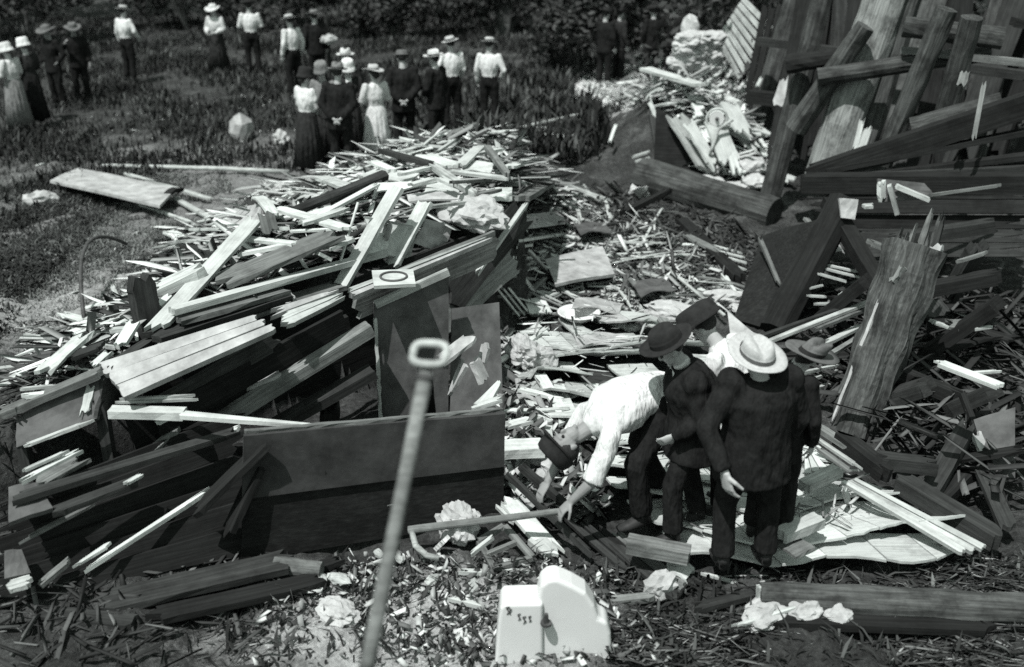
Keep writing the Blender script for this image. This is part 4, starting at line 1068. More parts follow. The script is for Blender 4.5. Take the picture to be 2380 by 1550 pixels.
# shovel on its crib of timbers below the view
def shovel():
    base = Vector((-.42, 2.88, 1.50))
    top = AY(990, 866, 3.55)
    foot = AY(874, 1445, 3.0)
    ax = (top-foot).normalized()
    low = foot-ax*.42
    e = empty('shovel', low, 0, 'old shovel with a looped grip standing upright close in front', 'shovel')
    pts = [low+ax*.22-low, foot-low, (foot+top)/2-low, top-low]
    mk('shaft', *tube([Vector(p) for p in pts], [.028, .027, .026, .028], 14, Vector((1, 0, 0))), 'wood_mid', e, smooth=True)
    s = Vector((1, -.15, 0)).normalized()
    # looped grip
    c = top-low+ax*.05
    ring = []
    for k in range(41):
        a = 2*PI*k/40; ca, sa = math.cos(a), math.sin(a)
        ring.append(c+s*(.062*math.copysign(abs(ca)**.6, ca))+ax*(.040*math.copysign(abs(sa)**.6, sa)+.022))
    mk('loop_grip', *tube(ring, [.015]*41, 10, Vector((0, 1, 0)), cap=False), 'wood_light', e, smooth=True)
    mk('grip_bar', *tube([c+s*.03+ax*.0, c+s*.034+ax*.055], [.008, .008], 8), 'iron', e)
    mk('collar', *tube([top-low-ax*.01-Vector(), top-low-ax*.035], [.033, .031], 14, Vector((1, 0, 0))), 'iron', e, smooth=True)
    # blade, dished
    vs = []; fs = []; n, m = 8, 8
    nrm = s.cross(ax).normalized()
    for side in (0, 1):
        for i in range(n+1):
            v = i/n; w = .13*(1 if v < .75 else math.cos((v-.75)/.25*1.35))
            for j in range(m+1):
                u = j/m-.5
                p = ax*(.24-.30*v)+s*(u*2*w)+nrm*(.035*(1-4*u*u)*(.4+.6*v)-.003*side)
                vs.append(p)
    K = (n+1)*(m+1)
    for i in range(n):
        for j in range(m):
            q = i*(m+1)+j; fs.append((q, q+1, q+m+2, q+m+1)); fs.append((K+q+m+1, K+q+m+2, K+q+1, K+q))
    mk('blade', vs, fs, 'iron', e, smooth=True)
    return low
low = shovel()
crib_top = low.z-.0
def crib():
    e = empty('timber_crib', (low.x, low.y, 0), 0, 'stack of dark timbers just below the view on which the shovel stands', 'timber stack')
    nz = int((crib_top-.02)//.16); z = 0.0
    hh = (crib_top-.05)/nz
    for k in range(nz):
        zc = hh*(k+.5)
        for s in (-1, 0, 1):
            if k % 2: a, b = Vector((low.x-.6, low.y+s*.2-.05, zc)), Vector((low.x+.6, low.y+s*.2-.05, zc))
            else: a, b = Vector((low.x+s*.35, low.y-.45, zc)), Vector((low.x+s*.35, low.y+.28, zc))
            plank('timber', a, b, .17, 'd', t=hh*.96, parent=e, jag=.02)
crib()
# ------------------------------------------------------------------ debris field beyond the deck
for (pp, tn, lb) in [([(1190, 790), (1290, 775), (1300, 812), (1200, 822)], 's', 'thin curling sheet just before the washbasin'), ([(1330, 775), (1450, 770), (1470, 800), (1345, 808)], 's', 'thin curling sheet beyond the bending man'),
        ([(1340, 690), (1450, 700), (1440, 722), (1330, 715)], 's', 'flat pale sheet beyond the washbasin'), ([(1465, 660), (1540, 640), (1570, 668), (1490, 690)], 'g', 'dull flat sheet beside the long pale rod'),
        ([(1210, 500), (1300, 490), (1320, 520), (1225, 532)], 's', 'rumpled pale sheet at the outer foot of the heap'), ([(1330, 520), (1400, 512), (1420, 535), (1350, 545)], 'g', 'dull sheet before the torn sheet by the log'),
        ([(1190, 860), (1250, 880), (1262, 935), (1205, 925)], 's', 'pale sheet between cloth bundle and front boards')]:
    sheet('thin_sheet', [R(x, y, .12+.04*k) for k, (x, y) in enumerate(pp)], .012, tn, lb, 'sheet', 8, .03)
def raised_sheet():
    P = [R(1266, 602, .2), R(1400, 570, .26), R(1429, 634, .22), R(1291, 660, .24)]
    sheet('flat_sheet', P, .035, 's', 'large pale rectangular sheet propped above the litter beyond the deck', 'sheet', 6, .01)
raised_sheet()
BA(1300, 668, .05, 1425, 645, .05, .1, 'k', 'dark strip added as the shadow under the near edge of the large pale sheet', t=.06)  # black strip added as the shadow beneath the raised sheet
def pallet(P, n, label):
    e = empty('slat_rack', sum(P, Vector())/4, 0, label, 'slat rack')
    for k in range(n):
        u = (k+.5)/n; plank('slat', P[0].lerp(P[1], u), P[3].lerp(P[2], u), .085, 'w', t=.02, parent=e, jag=.03)
    plank('cross_bar', P[0].lerp(P[3], .2)-Vector((0, 0, .03)), P[1].lerp(P[2], .2)-Vector((0, 0, .03)), .06, 'm', t=.03, parent=e)
    plank('cross_bar', P[0].lerp(P[3], .8)-Vector((0, 0, .03)), P[1].lerp(P[2], .8)-Vector((0, 0, .03)), .06, 'm', t=.03, parent=e)
pallet([R(1143, 668, .12), R(1186, 666, .12), R(1236, 728, .1), R(1196, 734, .1)], 3, 'pale slatted rack lying beside the standing boards')
pallet([R(1220, 697, .16), R(1262, 690, .16), R(1284, 728, .14), R(1233, 734, .14)], 3, 'small white slatted piece beside the larger rack')
B(1197, 559, .12, 1300, 544, .12, .12, 'w', 'white plank lying level beyond the pale rectangular sheet')
B(1190, 575, .1, 1235, 568, .1, .08, 'w', 'short white plank at the heap foot under the level one')
B(1262, 566, .14, 1290, 594, .12, .15, 'w', 'small white board resting on the corner of the pale sheet')
B(1227, 580, .12, 1280, 640, .14, .05, 'l', 'pale stick slanting to the corner of the pale sheet', 'stick', 'stick', t=.03)
B(1190, 598, .1, 1262, 600, .1, .06, 'w', 'white lath left of the pale rectangular sheet', 'lath', 'lath')
B(1197, 628, .1, 1268, 590, .12, .07, 'l', 'pale slat crossing the white lath beside the sheet', 'slat', 'slat')
B(1197, 718, .2, 1267, 644, .22, .06, 'm', 'grey slat leaning across the slatted rack', 'slat', 'slat', t=.03)
B(1180, 640, .12, 1240, 648, .12, .09, 'm', 'grey board end below the slats')
cyl('long_rod', R(1540, 615, .15), R(1684, 733, .12), .022, .018, 'l', 'long straight pale rod lying across the litter', 'rod', knob=.03)
cyl('long_rod', R(1545, 625, .1), R(1600, 672, .06), .012, .012, 'l', 'short thin rod beside the long pale rod', 'rod', knob=.03)
B(1580, 512, .1, 1725, 656, .1, .17, 'k', 'dark beam slanting through the litter toward the leaning frame', t=.12)
B(1590, 545, .12, 1680, 590, .1, .12, 'm', 'grey splintered board on the upper side of the dark beam', jag=.3)
for k, (x1, y1, x2, y2) in enumerate([(1655, 580, 1735, 600), (1668, 592, 1738, 612), (1672, 604, 1735, 628), (1655, 570, 1730, 590)]):
    B(x1, y1, .1, x2, y2, .12, .035, 'l', ['first pale lath from the bottom of the fan', 'second pale lath of the fan', 'lowest curved lath of the fan by the frame', 'topmost pale lath of the fan'][k]+' beside the leaning frame', 'lath', 'lath', t=.02)
B(1680, 636, .12, 1716, 690, .08, .07, 'w', 'white pointed stick beside the leaning frame', 'stick', 'stick', taper=.3)
plank('torn_sheet', R(1478, 452, .05), AY(1480, 413, R(1478, 452, 0).y), .25, 'c', 'white torn sheet standing up before the log', 'sheet', t=.01, taper=.2, bend=.05)
sheet('torn_sheet', [R(1472, 440, .3), R(1500, 430, .3), R(1510, 458, .05), R(1488, 464, .05)], .01, 'c', 'white lower flap of the torn sheet before the log', 'sheet', 4, .04)
B(1408, 418, .35, 1442, 452, .05, .08, 'm', 'grey lath leaning in the shade before the log', 'lath', 'lath')
B(1534, 737, .4, 1596, 815, .25, .11, 'm', 'grey plank leaning up behind the dark fedora', t=.03)
sheet('wedge_board', [R(1690, 722, .35), R(1755, 775, .25), R(1722, 800, .2), R(1700, 798, .2)], .03, 's', 'pale wedge of board behind the dark cap', 'board', 3, .01)
B(1440, 632, .15, 1504, 706, .06, .07, 'm', 'bent grey strap of metal lying in the litter', 'metal_strap', 'strap', bend=.06, t=.01)
B(1236, 700, .12, 1310, 668, .12, .04, 'l', 'pale lath before the shadow of the sheet', 'lath', 'lath')
B(1210, 810, .2, 1280, 755, .2, .05, 'w', 'white lath reaching from the cloth lump to the basin', 'lath', 'lath')
B(1140, 850, .3, 1230, 800, .3, .05, 'w', 'white lath beside the cloth lump', 'lath', 'lath')
def bowl(c, r, label):
    e = empty('washbasin', c, 0, label, 'basin')
    prof = [(.2, 0), (.6, .02), (.85, .22), (1.0, .42), (1.12, .44), (1.12, .40), (.98, .36), (.8, .16), (.55, -.02), (.2, -.03)]
    vs = []; fs = []; n = 24
    for rr, z in prof:
        for k in range(n): a = 2*PI*k/n; vs.append((rr*r*math.cos(a), rr*r*math.sin(a), z*r))
    for i in range(len(prof)-1):
        for k in range(n): a = i*n+k; b = i*n+(k+1) % n; fs.append((a, b, b+n, a+n))
    fs.append(tuple(range(n))[::-1]); fs.append(tuple((len(prof)-1)*n+k for k in range(n)))
    mk('bowl', vs, fs, 'enamel', e, smooth=True)
bowl(R(1345, 742, .1), .2, 'round white washbasin lying at the back edge of the deck')
for k, (x, y, r, lb) in enumerate([(1560, 735, .28, 'large white plaster lump behind the dark fedora'), (1605, 745, .2, 'white plaster lump beside the larger one'), (1625, 765, .14, 'small white plaster lump near the dark cap'),
                    (1680, 700, .24, 'rounded white bundle at the end of the long rod'), (1615, 780, .12, 'white scrap between the two dark hats'), (1715, 722, .12, 'white scrap beside the leaning frame foot'),
                    (1555, 695, .12, 'white scrap above the large plaster lump'), (1505, 690, .12, 'white crumpled scrap near the metal strap'), (1470, 765, .1, 'white scrap on the back deck boards'), (1440, 755, .12, 'pale scrap beside the white one on the back deck')]):
    lump('plaster_lump', R(x, y, .05), (r, r*.6, r*.35), 'plaster', lb, 'plaster', amp=.7, sub=3)
lump('cloth_lump', R(1218, 835, .25), (.22, .13, .13), 'o', 'white bundle of cloth at the near end of the rack', 'cloth', amp=.8, sub=4)
lump('cloth_lump', R(1262, 850, .22), (.13, .09, .12), 'o', 'smaller white cloth bundle touching the larger one', 'cloth', amp=.7, sub=4)
lump('cloth_lump', R(1225, 930, .15), (.08, .05, .06), 'o', 'white rag on the thin plank beside the deck', 'rag', amp=.7)
B(1248, 860, .25, 1310, 965, .22, .11, 'w', 'white plank leading from the cloth bundle toward the bending man')
B(1197, 902, .25, 1318, 930, .24, .06, 'w', 'white strip crossing over the planks beside the deck')
B(1220, 918, .2, 1285, 1005, .16, .08, 'w', 'white plank nearest the front boards in the gap')
sheet('white_board', [R(1286, 884, .24), R(1304, 878, .24), R(1345, 968, .24), R(1300, 985, .22)], .03, 'w', 'broad white board behind the back of the bending man', 'board', 3)
B(1240, 960, .15, 1270, 990, .12, .05, 'l', 'short pale stick below the broad white board', 'stick', 'stick')
B(1175, 990, .3, 1235, 975, .3, .1, 'w', 'short white plank beside the corner of the front boards')
for k, (x, y, r, lb) in enumerate([(1245, 1075, .08, 'small white scrap under the face of the bending man'), (1222, 1065, .07, 'white scrap beside the thick white board end'), (1275, 1090, .09, 'white scrap beside the reaching arm'),
                    (1260, 1110, .07, 'white scrap just below the one beside the arm'), (1215, 1100, .06, 'pale scrap beside the dark rail')]):
    lump('white_scrap', R(x, y, .2), (r, r*.7, r*.6), 'o', lb, 'scrap', amp=.7, sub=2)
# knot hole of the back deck, made as a flat dark disc
lump('knot_hole', Vector(A(1407, 898, .24)), (.1, .06, .012), 'iron', 'dark oval disc drawn as the knot hole in the back deck boards', 'plate', amp=.1, sub=3)
# lath pile on the grass
B(1197, 299, .12, 1350, 264, .14, .05, 'l', 'long thin pole raised above the lath pile in the weeds', 'pole', 'pole')
B(1158, 305, .1, 1287, 294, .1, .06, 'l', 'upper thin board of the lath pile in the weeds')
B(1160, 312, .06, 1312, 300, .06, .06, 'l', 'middle thin board of the lath pile in the weeds')
B(1198, 312, .05, 1357, 316, .06, .20, 'w', 'thick white board of the lath pile in the weeds', jag=.25)
B(1195, 322, .03, 1325, 326, .04, .09, 'w', 'white board under the thick one of the lath pile')
B(1150, 315, .03, 1228, 328, .03, .05, 'l', 'short thin board at the near side of the lath pile')
B(1112, 300, .03, 1230, 304, .03, .06, 'm', 'grey board end at the back of the lath pile')
B(1416, 334, .1, 1436, 280, .3, .06, 'w', 'white stick leaning in the weeds beyond the lath pile', 'stick', 'stick')
B(1467, 366, .08, 1512, 352, .08, .07, 'w', 'short pale board in the shade before the log')
B(1475, 376, .06, 1512, 366, .06, .05, 'w', 'second short pale board just before its twin near the log')
cyl('fallen_log', AY(1490, 408, 15.6), AY(1800, 500, 14.2), .27, .24, 'b', 'long dark fallen log lying across the scene behind the litter', 'log', knob=.04, seg=18, n=12)
B(1440, 500, .15, 1560, 440, .4, .09, 'k', 'dark stake leaning on the fallen log', t=.07)
# ------------------------------------------------------------------ far wreck heap on the other side
def slab(x1, y1, z1, x2, y2, z2, w, tone, lb, **k): return BA(x1, y1, z1, x2, y2, z2, w, tone, lb, **k)
B(1494, 158, .25, 1628, 198, .3, .24, 'w', 'broad white slab lying across the top of the far heap', t=.05)
B(1500, 175, .1, 1600, 180, .15, .3, 'w', 'white slab under the broad one on the far heap')
B(1640, 195, .3, 1700, 152, .4, .07, 'w', 'white pole sticking up before the slatted panel', t=.06)
B(1570, 247, .2, 1760, 250, .2, .12, 'l', 'long pale board lying level across the far heap front', t=.05)
B(1500, 232, .2, 1545, 205, .25, .1, 'w', 'white bent strip at the corner of the far heap', bend=.05)
plank('hanging_board', AY(1567, 262, 16.2), AY(1652, 402, 15.6), .42, 'l', 'broad pale board hanging down the front of the far heap', 'plank', t=.04, jag=.2)
plank('hanging_board', AY(1600, 285, 15.9), AY(1668, 398, 15.5), .26, 'w', 'white split board beside the broad hanging one', 'plank', t=.04, jag=.2)
plank('hanging_board', AY(1655, 268, 16.0), AY(1705, 402, 15.4), .36, 'w', 'white board hanging beside the round clock face', 'plank', t=.04, jag=.25)
plank('hanging_board', AY(1690, 330, 15.8), AY(1715, 410, 15.3), .14, 'w', 'short white board end at the foot of the hanging boards', 'plank', t=.04, jag=.2)
plank('hanging_board', AY(1682, 225, 16.4), AY(1740, 322, 15.9), .32, 'w', 'white board with a frayed end hanging over the dark gap', 'plank', t=.04, jag=.3)
plank('hanging_board', AY(1513, 262, 16.6), AY(1536, 395, 15.9), .09, 'd', 'dark thin post at the front corner of the far heap', 'post', t=.06)
plank('white_edge', AY(1508, 228, 16.9), AY(1526, 282, 16.6), .09, 'w', 'white torn edge on top of the dark corner post', 'plank', t=.04, chew=.6)
sheet('dark_box_side', [AY(1520, 395, 15.9), AY(1640, 405, 15.8), AY(1600, 290, 16.1), AY(1525, 250, 16.3)], .05, 'k', 'dark boarded side of the far heap behind the hanging boards', 'boarding', 4, .02)
rod('curved_strap', [AY(1703, 278, 15.8), AY(1670, 300, 15.7), AY(1658, 335, 15.6), AY(1650, 360, 15.6)], .025, 'wood_light', 'pale curved strap hanging from the far heap', 'strap')
def ring_thing():
    c = AY(1666, 276, 15.85)
    e = empty('round_dial', c, 0, 'round white dial in a ring among the hanging boards', 'dial')
    pts = [Vector((.15*math.cos(a), 0, .15*math.sin(a))) for a in np.linspace(0, 2*PI, 25)]
    mk('ring', *tube(pts, [.02]*25, 8, Vector((0, 1, 0)), cap=False), 'wood_white', e, smooth=True)
    mk('plate', *tube([(0, .02, 0), (0, -.005, 0)], [.11, .11], 20), 'enamel', e)
    mk('hub', *ball((0, -.02, 0), .03), 'iron', e)
ring_thing()
k = 0
stk = ['lowest', 'second', 'third', 'fourth', 'fifth', 'sixth', 'seventh', 'topmost']
for i in range(8):
    for j in range(3):
        x = 1585+j*30+random.uniform(-8, 8)+i*1.5; y = 160-i*9.5
        lump('stacked_sack', AY(x, y, 18.2+.12*j), (.22+.05*random.random(), .2, .10), 'plaster', ['%s pale sack of the %s column in the stack by the slatted panel' % (stk[i], ['outer', 'middle', 'inner'][j])][0], 'sack', amp=.5, sub=3, group='pale sacks stacked by the slatted panel')
lump('white_block', AY(1602, 88, 18.6), (.16, .15, .25), 'plaster', 'tall white block on top of the pale stack', 'block', amp=.3)
lump('plaster_lump', R(1640, 428, .05), (.3, .2, .08), 'plaster', 'white plaster slab behind the fallen log', 'plaster', amp=.5)
lump('plaster_lump', R(1700, 445, .05), (.36, .2, .08), 'plaster', 'long white plaster slab near the end of the fallen log', 'plaster', amp=.5)
lump('plaster_lump', R(1745, 395, .05), (.25, .2, .12), 'plaster', 'white plaster lump at the foot of the first leaning post', 'plaster', amp=.6)
lump('plaster_lump', R(1755, 430, .05), (.2, .2, .1), 'plaster', 'white rubble lump between log and leaning post', 'plaster', amp=.6)
lump('plaster_lump', R(1650, 395, .05), (.15, .2, .1), 'plaster', 'white rubble at the foot of the hanging boards', 'plaster', amp=.6)
def slatted_panel():
    P = [AY(1660, 95, 20.2), AY(1724, 20, 20.8), AY(1790, 20, 20.0), AY(1716, 182, 19.0), AY(1680, 158, 19.4)]
    e = empty('slatted_screen', P[0], 0, 'tall panel of pale diagonal slats leaning beside the dark slab', 'panel')
    n = 8
    a0, a1 = AY(1664, 92, 20), AY(1730, -10, 20); b0, b1 = AY(1716, 190, 19.2), AY(1800, 60, 19.2)
    for i in range(n):
        u = (i+.5)/n; plank('slat', a0.lerp(a1, u), b0.lerp(b1, u), .085, 'l', t=.03, parent=e, roll=PI/2-.25, jag=.01, chew=0)
    back = Vector((.05, .12, -.05))
    sheet('backing', [a0+back, a1+back, b1+back, b0+back], .03, 'k', parent=e, sub=2)
slatted_panel()
# ------------------------------------------------------------------ wrecked timber frame
deck('dark_slab', [AY(1708, 330, 17.9), AY(1772, 10, 18.6), AY(1840, 10, 18.4), AY(1765, 350, 17.7)], 4, 'k', 'tall black boarded slab leaning beside the slatted panel', 'slab', jag=.1, t=.05)
cyl('leaning_post', AY(1742, 375, 17.2), AY(1872, -80, 17.6), .19, .18, 'b', 'first tall dark post leaning beside the far heap', 'post', seg=10, knob=.04)
cyl('leaning_post', AY(1778, 500, 14.6), AY(1915, -20, 15.0), .15, .14, 'b', 'second tall dark post leaning in front of the first', 'post', seg=10, knob=.04)
cyl('dead_tree', AY(1900, 450, 13.4), AY(2075, -60, 14.2), .24, .27, 'p', 'thick pale barked tree trunk leaning through the wrecked frame', 'tree trunk', seg=16, knob=.08, n=10)
cyl('leaning_post', AY(1960, 460, 13.6), AY(2120, -60, 14.3), .22, .22, 'b', 'dark post leaning right behind the pale trunk', 'post', seg=10, knob=.06)
plank('cross_beam', AY(1728, 222, 17.0), AY(1815, 232, 16.9), .22, 'k', 'short black cross beam joining the leaning posts', 'beam', t=.2)
plank('pale_offcut', AY(1808, 250, 15.6), AY(1826, 172, 15.8), .2, 's', 'pale pointed offcut caught between the leaning posts', 'plank', t=.04, taper=.5)
plank('pale_offcut', AY(1757, 205, 17.4), AY(1775, 175, 17.4), .16, 'w', 'white corner of board above the black cross beam', 'plank', t=.03)
plank('pale_offcut', AY(1992, 365, 13.2), AY(2025, 285, 13.4), .18, 'l', 'pale narrow triangle of board beside the trunk', 'plank', t=.03, taper=.4)
plank('pale_offcut', AY(1985, 358, 13.25), AY(2006, 270, 13.45), .07, 'l', 'thin pale strip along the pale triangle beside the trunk', 'plank', t=.03)
def wrecked_wall():
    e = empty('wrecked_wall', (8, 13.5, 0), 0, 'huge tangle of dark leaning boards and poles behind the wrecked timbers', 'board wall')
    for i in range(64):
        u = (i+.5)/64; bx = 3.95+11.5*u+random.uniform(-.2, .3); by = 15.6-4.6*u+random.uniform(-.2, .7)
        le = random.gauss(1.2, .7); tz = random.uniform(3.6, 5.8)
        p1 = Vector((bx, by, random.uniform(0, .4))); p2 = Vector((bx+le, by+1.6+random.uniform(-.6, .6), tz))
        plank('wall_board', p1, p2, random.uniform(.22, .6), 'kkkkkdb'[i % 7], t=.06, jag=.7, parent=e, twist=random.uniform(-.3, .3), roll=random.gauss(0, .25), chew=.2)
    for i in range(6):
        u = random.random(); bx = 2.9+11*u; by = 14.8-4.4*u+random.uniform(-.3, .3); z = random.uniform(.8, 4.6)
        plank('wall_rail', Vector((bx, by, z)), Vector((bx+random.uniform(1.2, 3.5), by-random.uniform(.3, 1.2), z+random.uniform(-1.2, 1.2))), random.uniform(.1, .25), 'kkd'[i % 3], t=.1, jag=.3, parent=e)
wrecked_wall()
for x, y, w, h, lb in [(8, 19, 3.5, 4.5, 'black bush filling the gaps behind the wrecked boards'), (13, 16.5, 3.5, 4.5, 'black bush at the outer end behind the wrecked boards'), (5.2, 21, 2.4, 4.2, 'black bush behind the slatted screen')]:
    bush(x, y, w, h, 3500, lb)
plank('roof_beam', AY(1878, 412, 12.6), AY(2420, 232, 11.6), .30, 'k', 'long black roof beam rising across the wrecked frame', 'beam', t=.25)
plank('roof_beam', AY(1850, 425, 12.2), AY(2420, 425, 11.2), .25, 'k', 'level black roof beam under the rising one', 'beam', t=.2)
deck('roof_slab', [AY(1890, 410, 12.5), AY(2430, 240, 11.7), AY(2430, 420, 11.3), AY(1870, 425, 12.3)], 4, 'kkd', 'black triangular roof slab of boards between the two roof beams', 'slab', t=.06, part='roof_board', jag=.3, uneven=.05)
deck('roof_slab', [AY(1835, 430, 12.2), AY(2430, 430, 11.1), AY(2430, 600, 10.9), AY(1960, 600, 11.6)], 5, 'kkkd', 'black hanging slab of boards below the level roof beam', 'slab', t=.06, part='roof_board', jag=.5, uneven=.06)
plank('upper_beam', AY(1760, 95, 17.0), AY(2420, 180, 14.0), .14, 'd', 'long grey edged beam high across the wrecked frame', 'beam', t=.12)
plank('upper_beam', AY(2090, 115, 13.4), AY(2420, 150, 12.6), .10, 'm', 'short grey beam high at the outer side of the frame', 'beam', t=.08)
for (x1, y1, x2, y2, w, t, lb) in [(2232, 205, 2244, 165, .1, 'm', 'small pale block of wood high in the dark wall'), 
                                   (2262, 330, 2290, 180, .05, 'm', 'thin grey strip high in the dark wall')]:
    plank('wall_scrap', AY(x1, y1, 11.2), AY(x2, y2, 11.4), w, t, lb, 'plank', t=.03)
WB = [(1850, 300, 2010, 60, 13.8), (1900, 180, 2300, 120, 13.5), (2050, 380, 2200, 20, 13.0), (2120, 300, 2330, 240, 12.6), (2100, 60, 2330, 90, 13.2), (2180, 330, 2260, 40, 12.8), (1830, 150, 1960, 130, 14.6),
      (2010, 700, 2330, 640, 10.0), (2060, 560, 2330, 520, 10.6), (2140, 830, 2330, 700, 9.3), (2020, 840, 2240, 930, 8.8), (2190, 960, 2330, 900, 8.2), (1990, 950, 2180, 890, 8.6), (2200, 700, 2280, 560, 10.2), (1880, 760, 2030, 640, 9.9)]
WL = ['behind the pale trunk foot', 'high across behind the trunk', 'rising beside the trunk head', 'short and high near the outer edge', 'topmost across the wall', 'upright in the middle of the wall', 'between the posts and the trunk',
      'level below the hanging slab', 'level and half hidden under the slab', 'behind the dull triangular board', 'at the back of the hollow', 'above the splintered brace', 'behind the foot of the split post', 'leaning at the slab end', 'between black post and split post']
for (x1, y1, x2, y2, Y), lb in zip(WB, WL):
    if y1 < 400: cyl('wreck_pole', AY(x1, y1, Y), AY(x2, y2, Y-.3), random.uniform(.10, .16), random.uniform(.09, .14), random.choice('bkb'), 'rough dark pole '+lb, 'pole', seg=12, knob=.1)
    else: plank('wreck_beam', AY(x1, y1, Y), AY(x2, y2, Y-.3), random.uniform(.12, .24), random.choice('dkk'), 'weathered dark beam '+lb, 'beam', t=.12, jag=.2)
def lit_frame():
    e = empty('broken_framework', AY(2050, 440, 11.0), 0, 'pale broken corner of a frame hanging on the roof beam', 'frame')
    Y = 10.95
    sheet('torn_face', [AY(2040, 415, Y), AY(2150, 425, Y), AY(2178, 460, Y-.1), AY(2042, 470, Y-.1)], .03, 'g', parent=e, sub=4, wob=.02)
    plank('corner_block', AY(2048, 415, Y-.08), AY(2050, 472, Y-.12), .11, 'l', t=.04, parent=e, chew=.4)
    plank('brace', AY(2082, 432, Y-.12), AY(2164, 466, Y-.2), .10, 'w', t=.04, parent=e, jag=.04)
    plank('upright', AY(2066, 428, Y-.15), AY(2086, 500, Y-.2), .085, 'l', t=.04, parent=e, jag=.02)
    plank('edge_strip', AY(2150, 455, Y-.1), AY(2330, 430, Y-.1), .03, 'm', t=.03, parent=e)
lit_frame()
sheet('pale_shield', [AY(1955, 506, 10.7), AY(1988, 510, 10.7), AY(1996, 463, 10.8), AY(1950, 460, 10.8)], .03, 's', 'pale five cornered board hung behind the crossing braces', 'board', 3, .01)
plank('pale_offcut', AY(2004, 480, 10.7), AY(2032, 478, 10.7), .11, 'l', 'small pale block beside the pale five cornered board', 'plank', t=.03)
plank('crossing_brace', AY(1925, 465, 11.2), AY(2062, 700, 9.8), .17, 'k', 'dark brace crossing down to the split post', 'beam', t=.14)
plank('pale_triangle', AY(1945, 595, 11.4), AY(1936, 550, 11.5), .22, 's', 'pale triangle of board seen between the dark braces', 'plank', t=.03, taper=.15)
sheet('black_door_slab', [A(1706, 742, .0), A(1812, 772, .0), AY(1910, 505, 10.9), AY(1770, 548, 11.6)], .06, 'k', 'big black door leaning beside the post behind the caps', 'door', 5, .01)
plank('door_batten', AY(1764, 550, 11.3), AY(1816, 672, 10.6), .045, 'm', 'grey batten on the big black leaning door', 'batten', t=.03)
cyl('leaning_post', AY(1800, 770, 10.1), AY(1960, 470, 11.0), .17, .17, 'k', 'thick black post beside the big leaning door', 'post', seg=8, knob=.05)
plank('grey_plank', AY(1870, 505, 11.2), AY(1900, 540, 11.0), .06, 'm', 'small grey splinter on the black post head', 'plank', t=.03)
for k, (x1, y1, x2, y2) in enumerate([(1900, 611, 1995, 632), (1908, 622, 2000, 645), (1888, 632, 1970, 655), (1875, 672, 1915, 662), (1874, 687, 1925, 690), (1938, 712, 1958, 675), (1888, 706, 1936, 706)]):
    plank('frame_lath', AY(x1, y1, 10.6-.1*k), AY(x2, y2, 10.5-.1*k), .035, 'l', ['topmost pale lath', 'second pale lath', 'third pale lath', 'short pale lath at the post', 'lower short pale lath', 'upright short lath', 'lowest level lath'][k]+' between the black post and the split post', 'lath', t=.02, jag=.1)
# long ladder-like rails behind the light hat
for k, (x1, y1, x2, y2, w, t) in enumerate([(1755, 805, 2050, 690, .06, 'l'), (1745, 790, 1990, 705, .05, 'd'), (1885, 770, 2030, 712, .035, 'm'), (1915, 800, 2005, 755, .07, 'w'),
        (1920, 830, 2010, 775, .05, 'm'), (1850, 870, 1955, 848, .035, 'l'), (1848, 895, 1965, 855, .03, 'l'), (1860, 912, 1960, 885, .045, 'l'), (1868, 925, 1955, 905, .03, 'm'), (1878, 945, 1950, 925, .035, 'm')]):
    plank('rail_slat', AY(x1, y1, 8.6+(.6 if y1 < 830 else 0)), AY(x2, y2, 9.2+(.6 if y1 < 830 else 0)), w, t,
          ['longest pale rail behind the light straw hat', 'dark rail behind the light straw hat', 'thin rail between the hat and the split post', 'white pointed stake between the hat and the split post',
           'grey stake under the white pointed one', 'uppermost thin rail beside the big dark hat', 'second thin rail below the big dark hat', 'wider pale rail below the big dark hat', 'grey rail above the lowest one by the split post', 'lowest grey rail by the foot of the split post'][k], 'rail', t=.03, jag=.15)
def split_post():
    Yb, Yt = 8.35, 9.0
    b0 = AY(1975, 1010, Yb)
    e = empty('split_post', b0, 0, 'massive split post with a torn head leaning beside the deck', 'post')
    cyl('trunk', b0, AY(2125, 575, Yt), .20, .25, 'b', parent=e, seg=26, knob=.17, n=26)
    plank('splinter', AY(2070, 660, Yt-.3), AY(2100, 610, Yt-.25), .1, 'm', t=.05, chew=.5, parent=e)
    plank('torn_tongue', AY(2155, 640, Yt-.2), AY(2178, 562, Yt-.1), .16, 's', t=.06, chew=.4, parent=e)
    plank('lit_edge', AY(1932, 985, Yb-.02), AY(2046, 690, Yt-.32), .035, 's', t=.02, chew=.6, nl=14, parent=e)  # pale strip drawn as the sunlit left edge of the post
    top = AY(2125, 575, Yt); ax = (top-b0).normalized()
    for k in range(11):
        a = 2*PI*k/11+.3; o_ = Vector((math.cos(a)*.19, math.sin(a)*.19, 0)); hh = random.uniform(.08, .34)*(1.3 if math.cos(a) > .2 else .7)
        plank('splinter', top+o_-ax*.25, top+o_*.85+ax*hh, random.uniform(.07, .13), random.choice('bbdm'), t=.05, taper=.25, chew=.4, parent=e)
split_post()
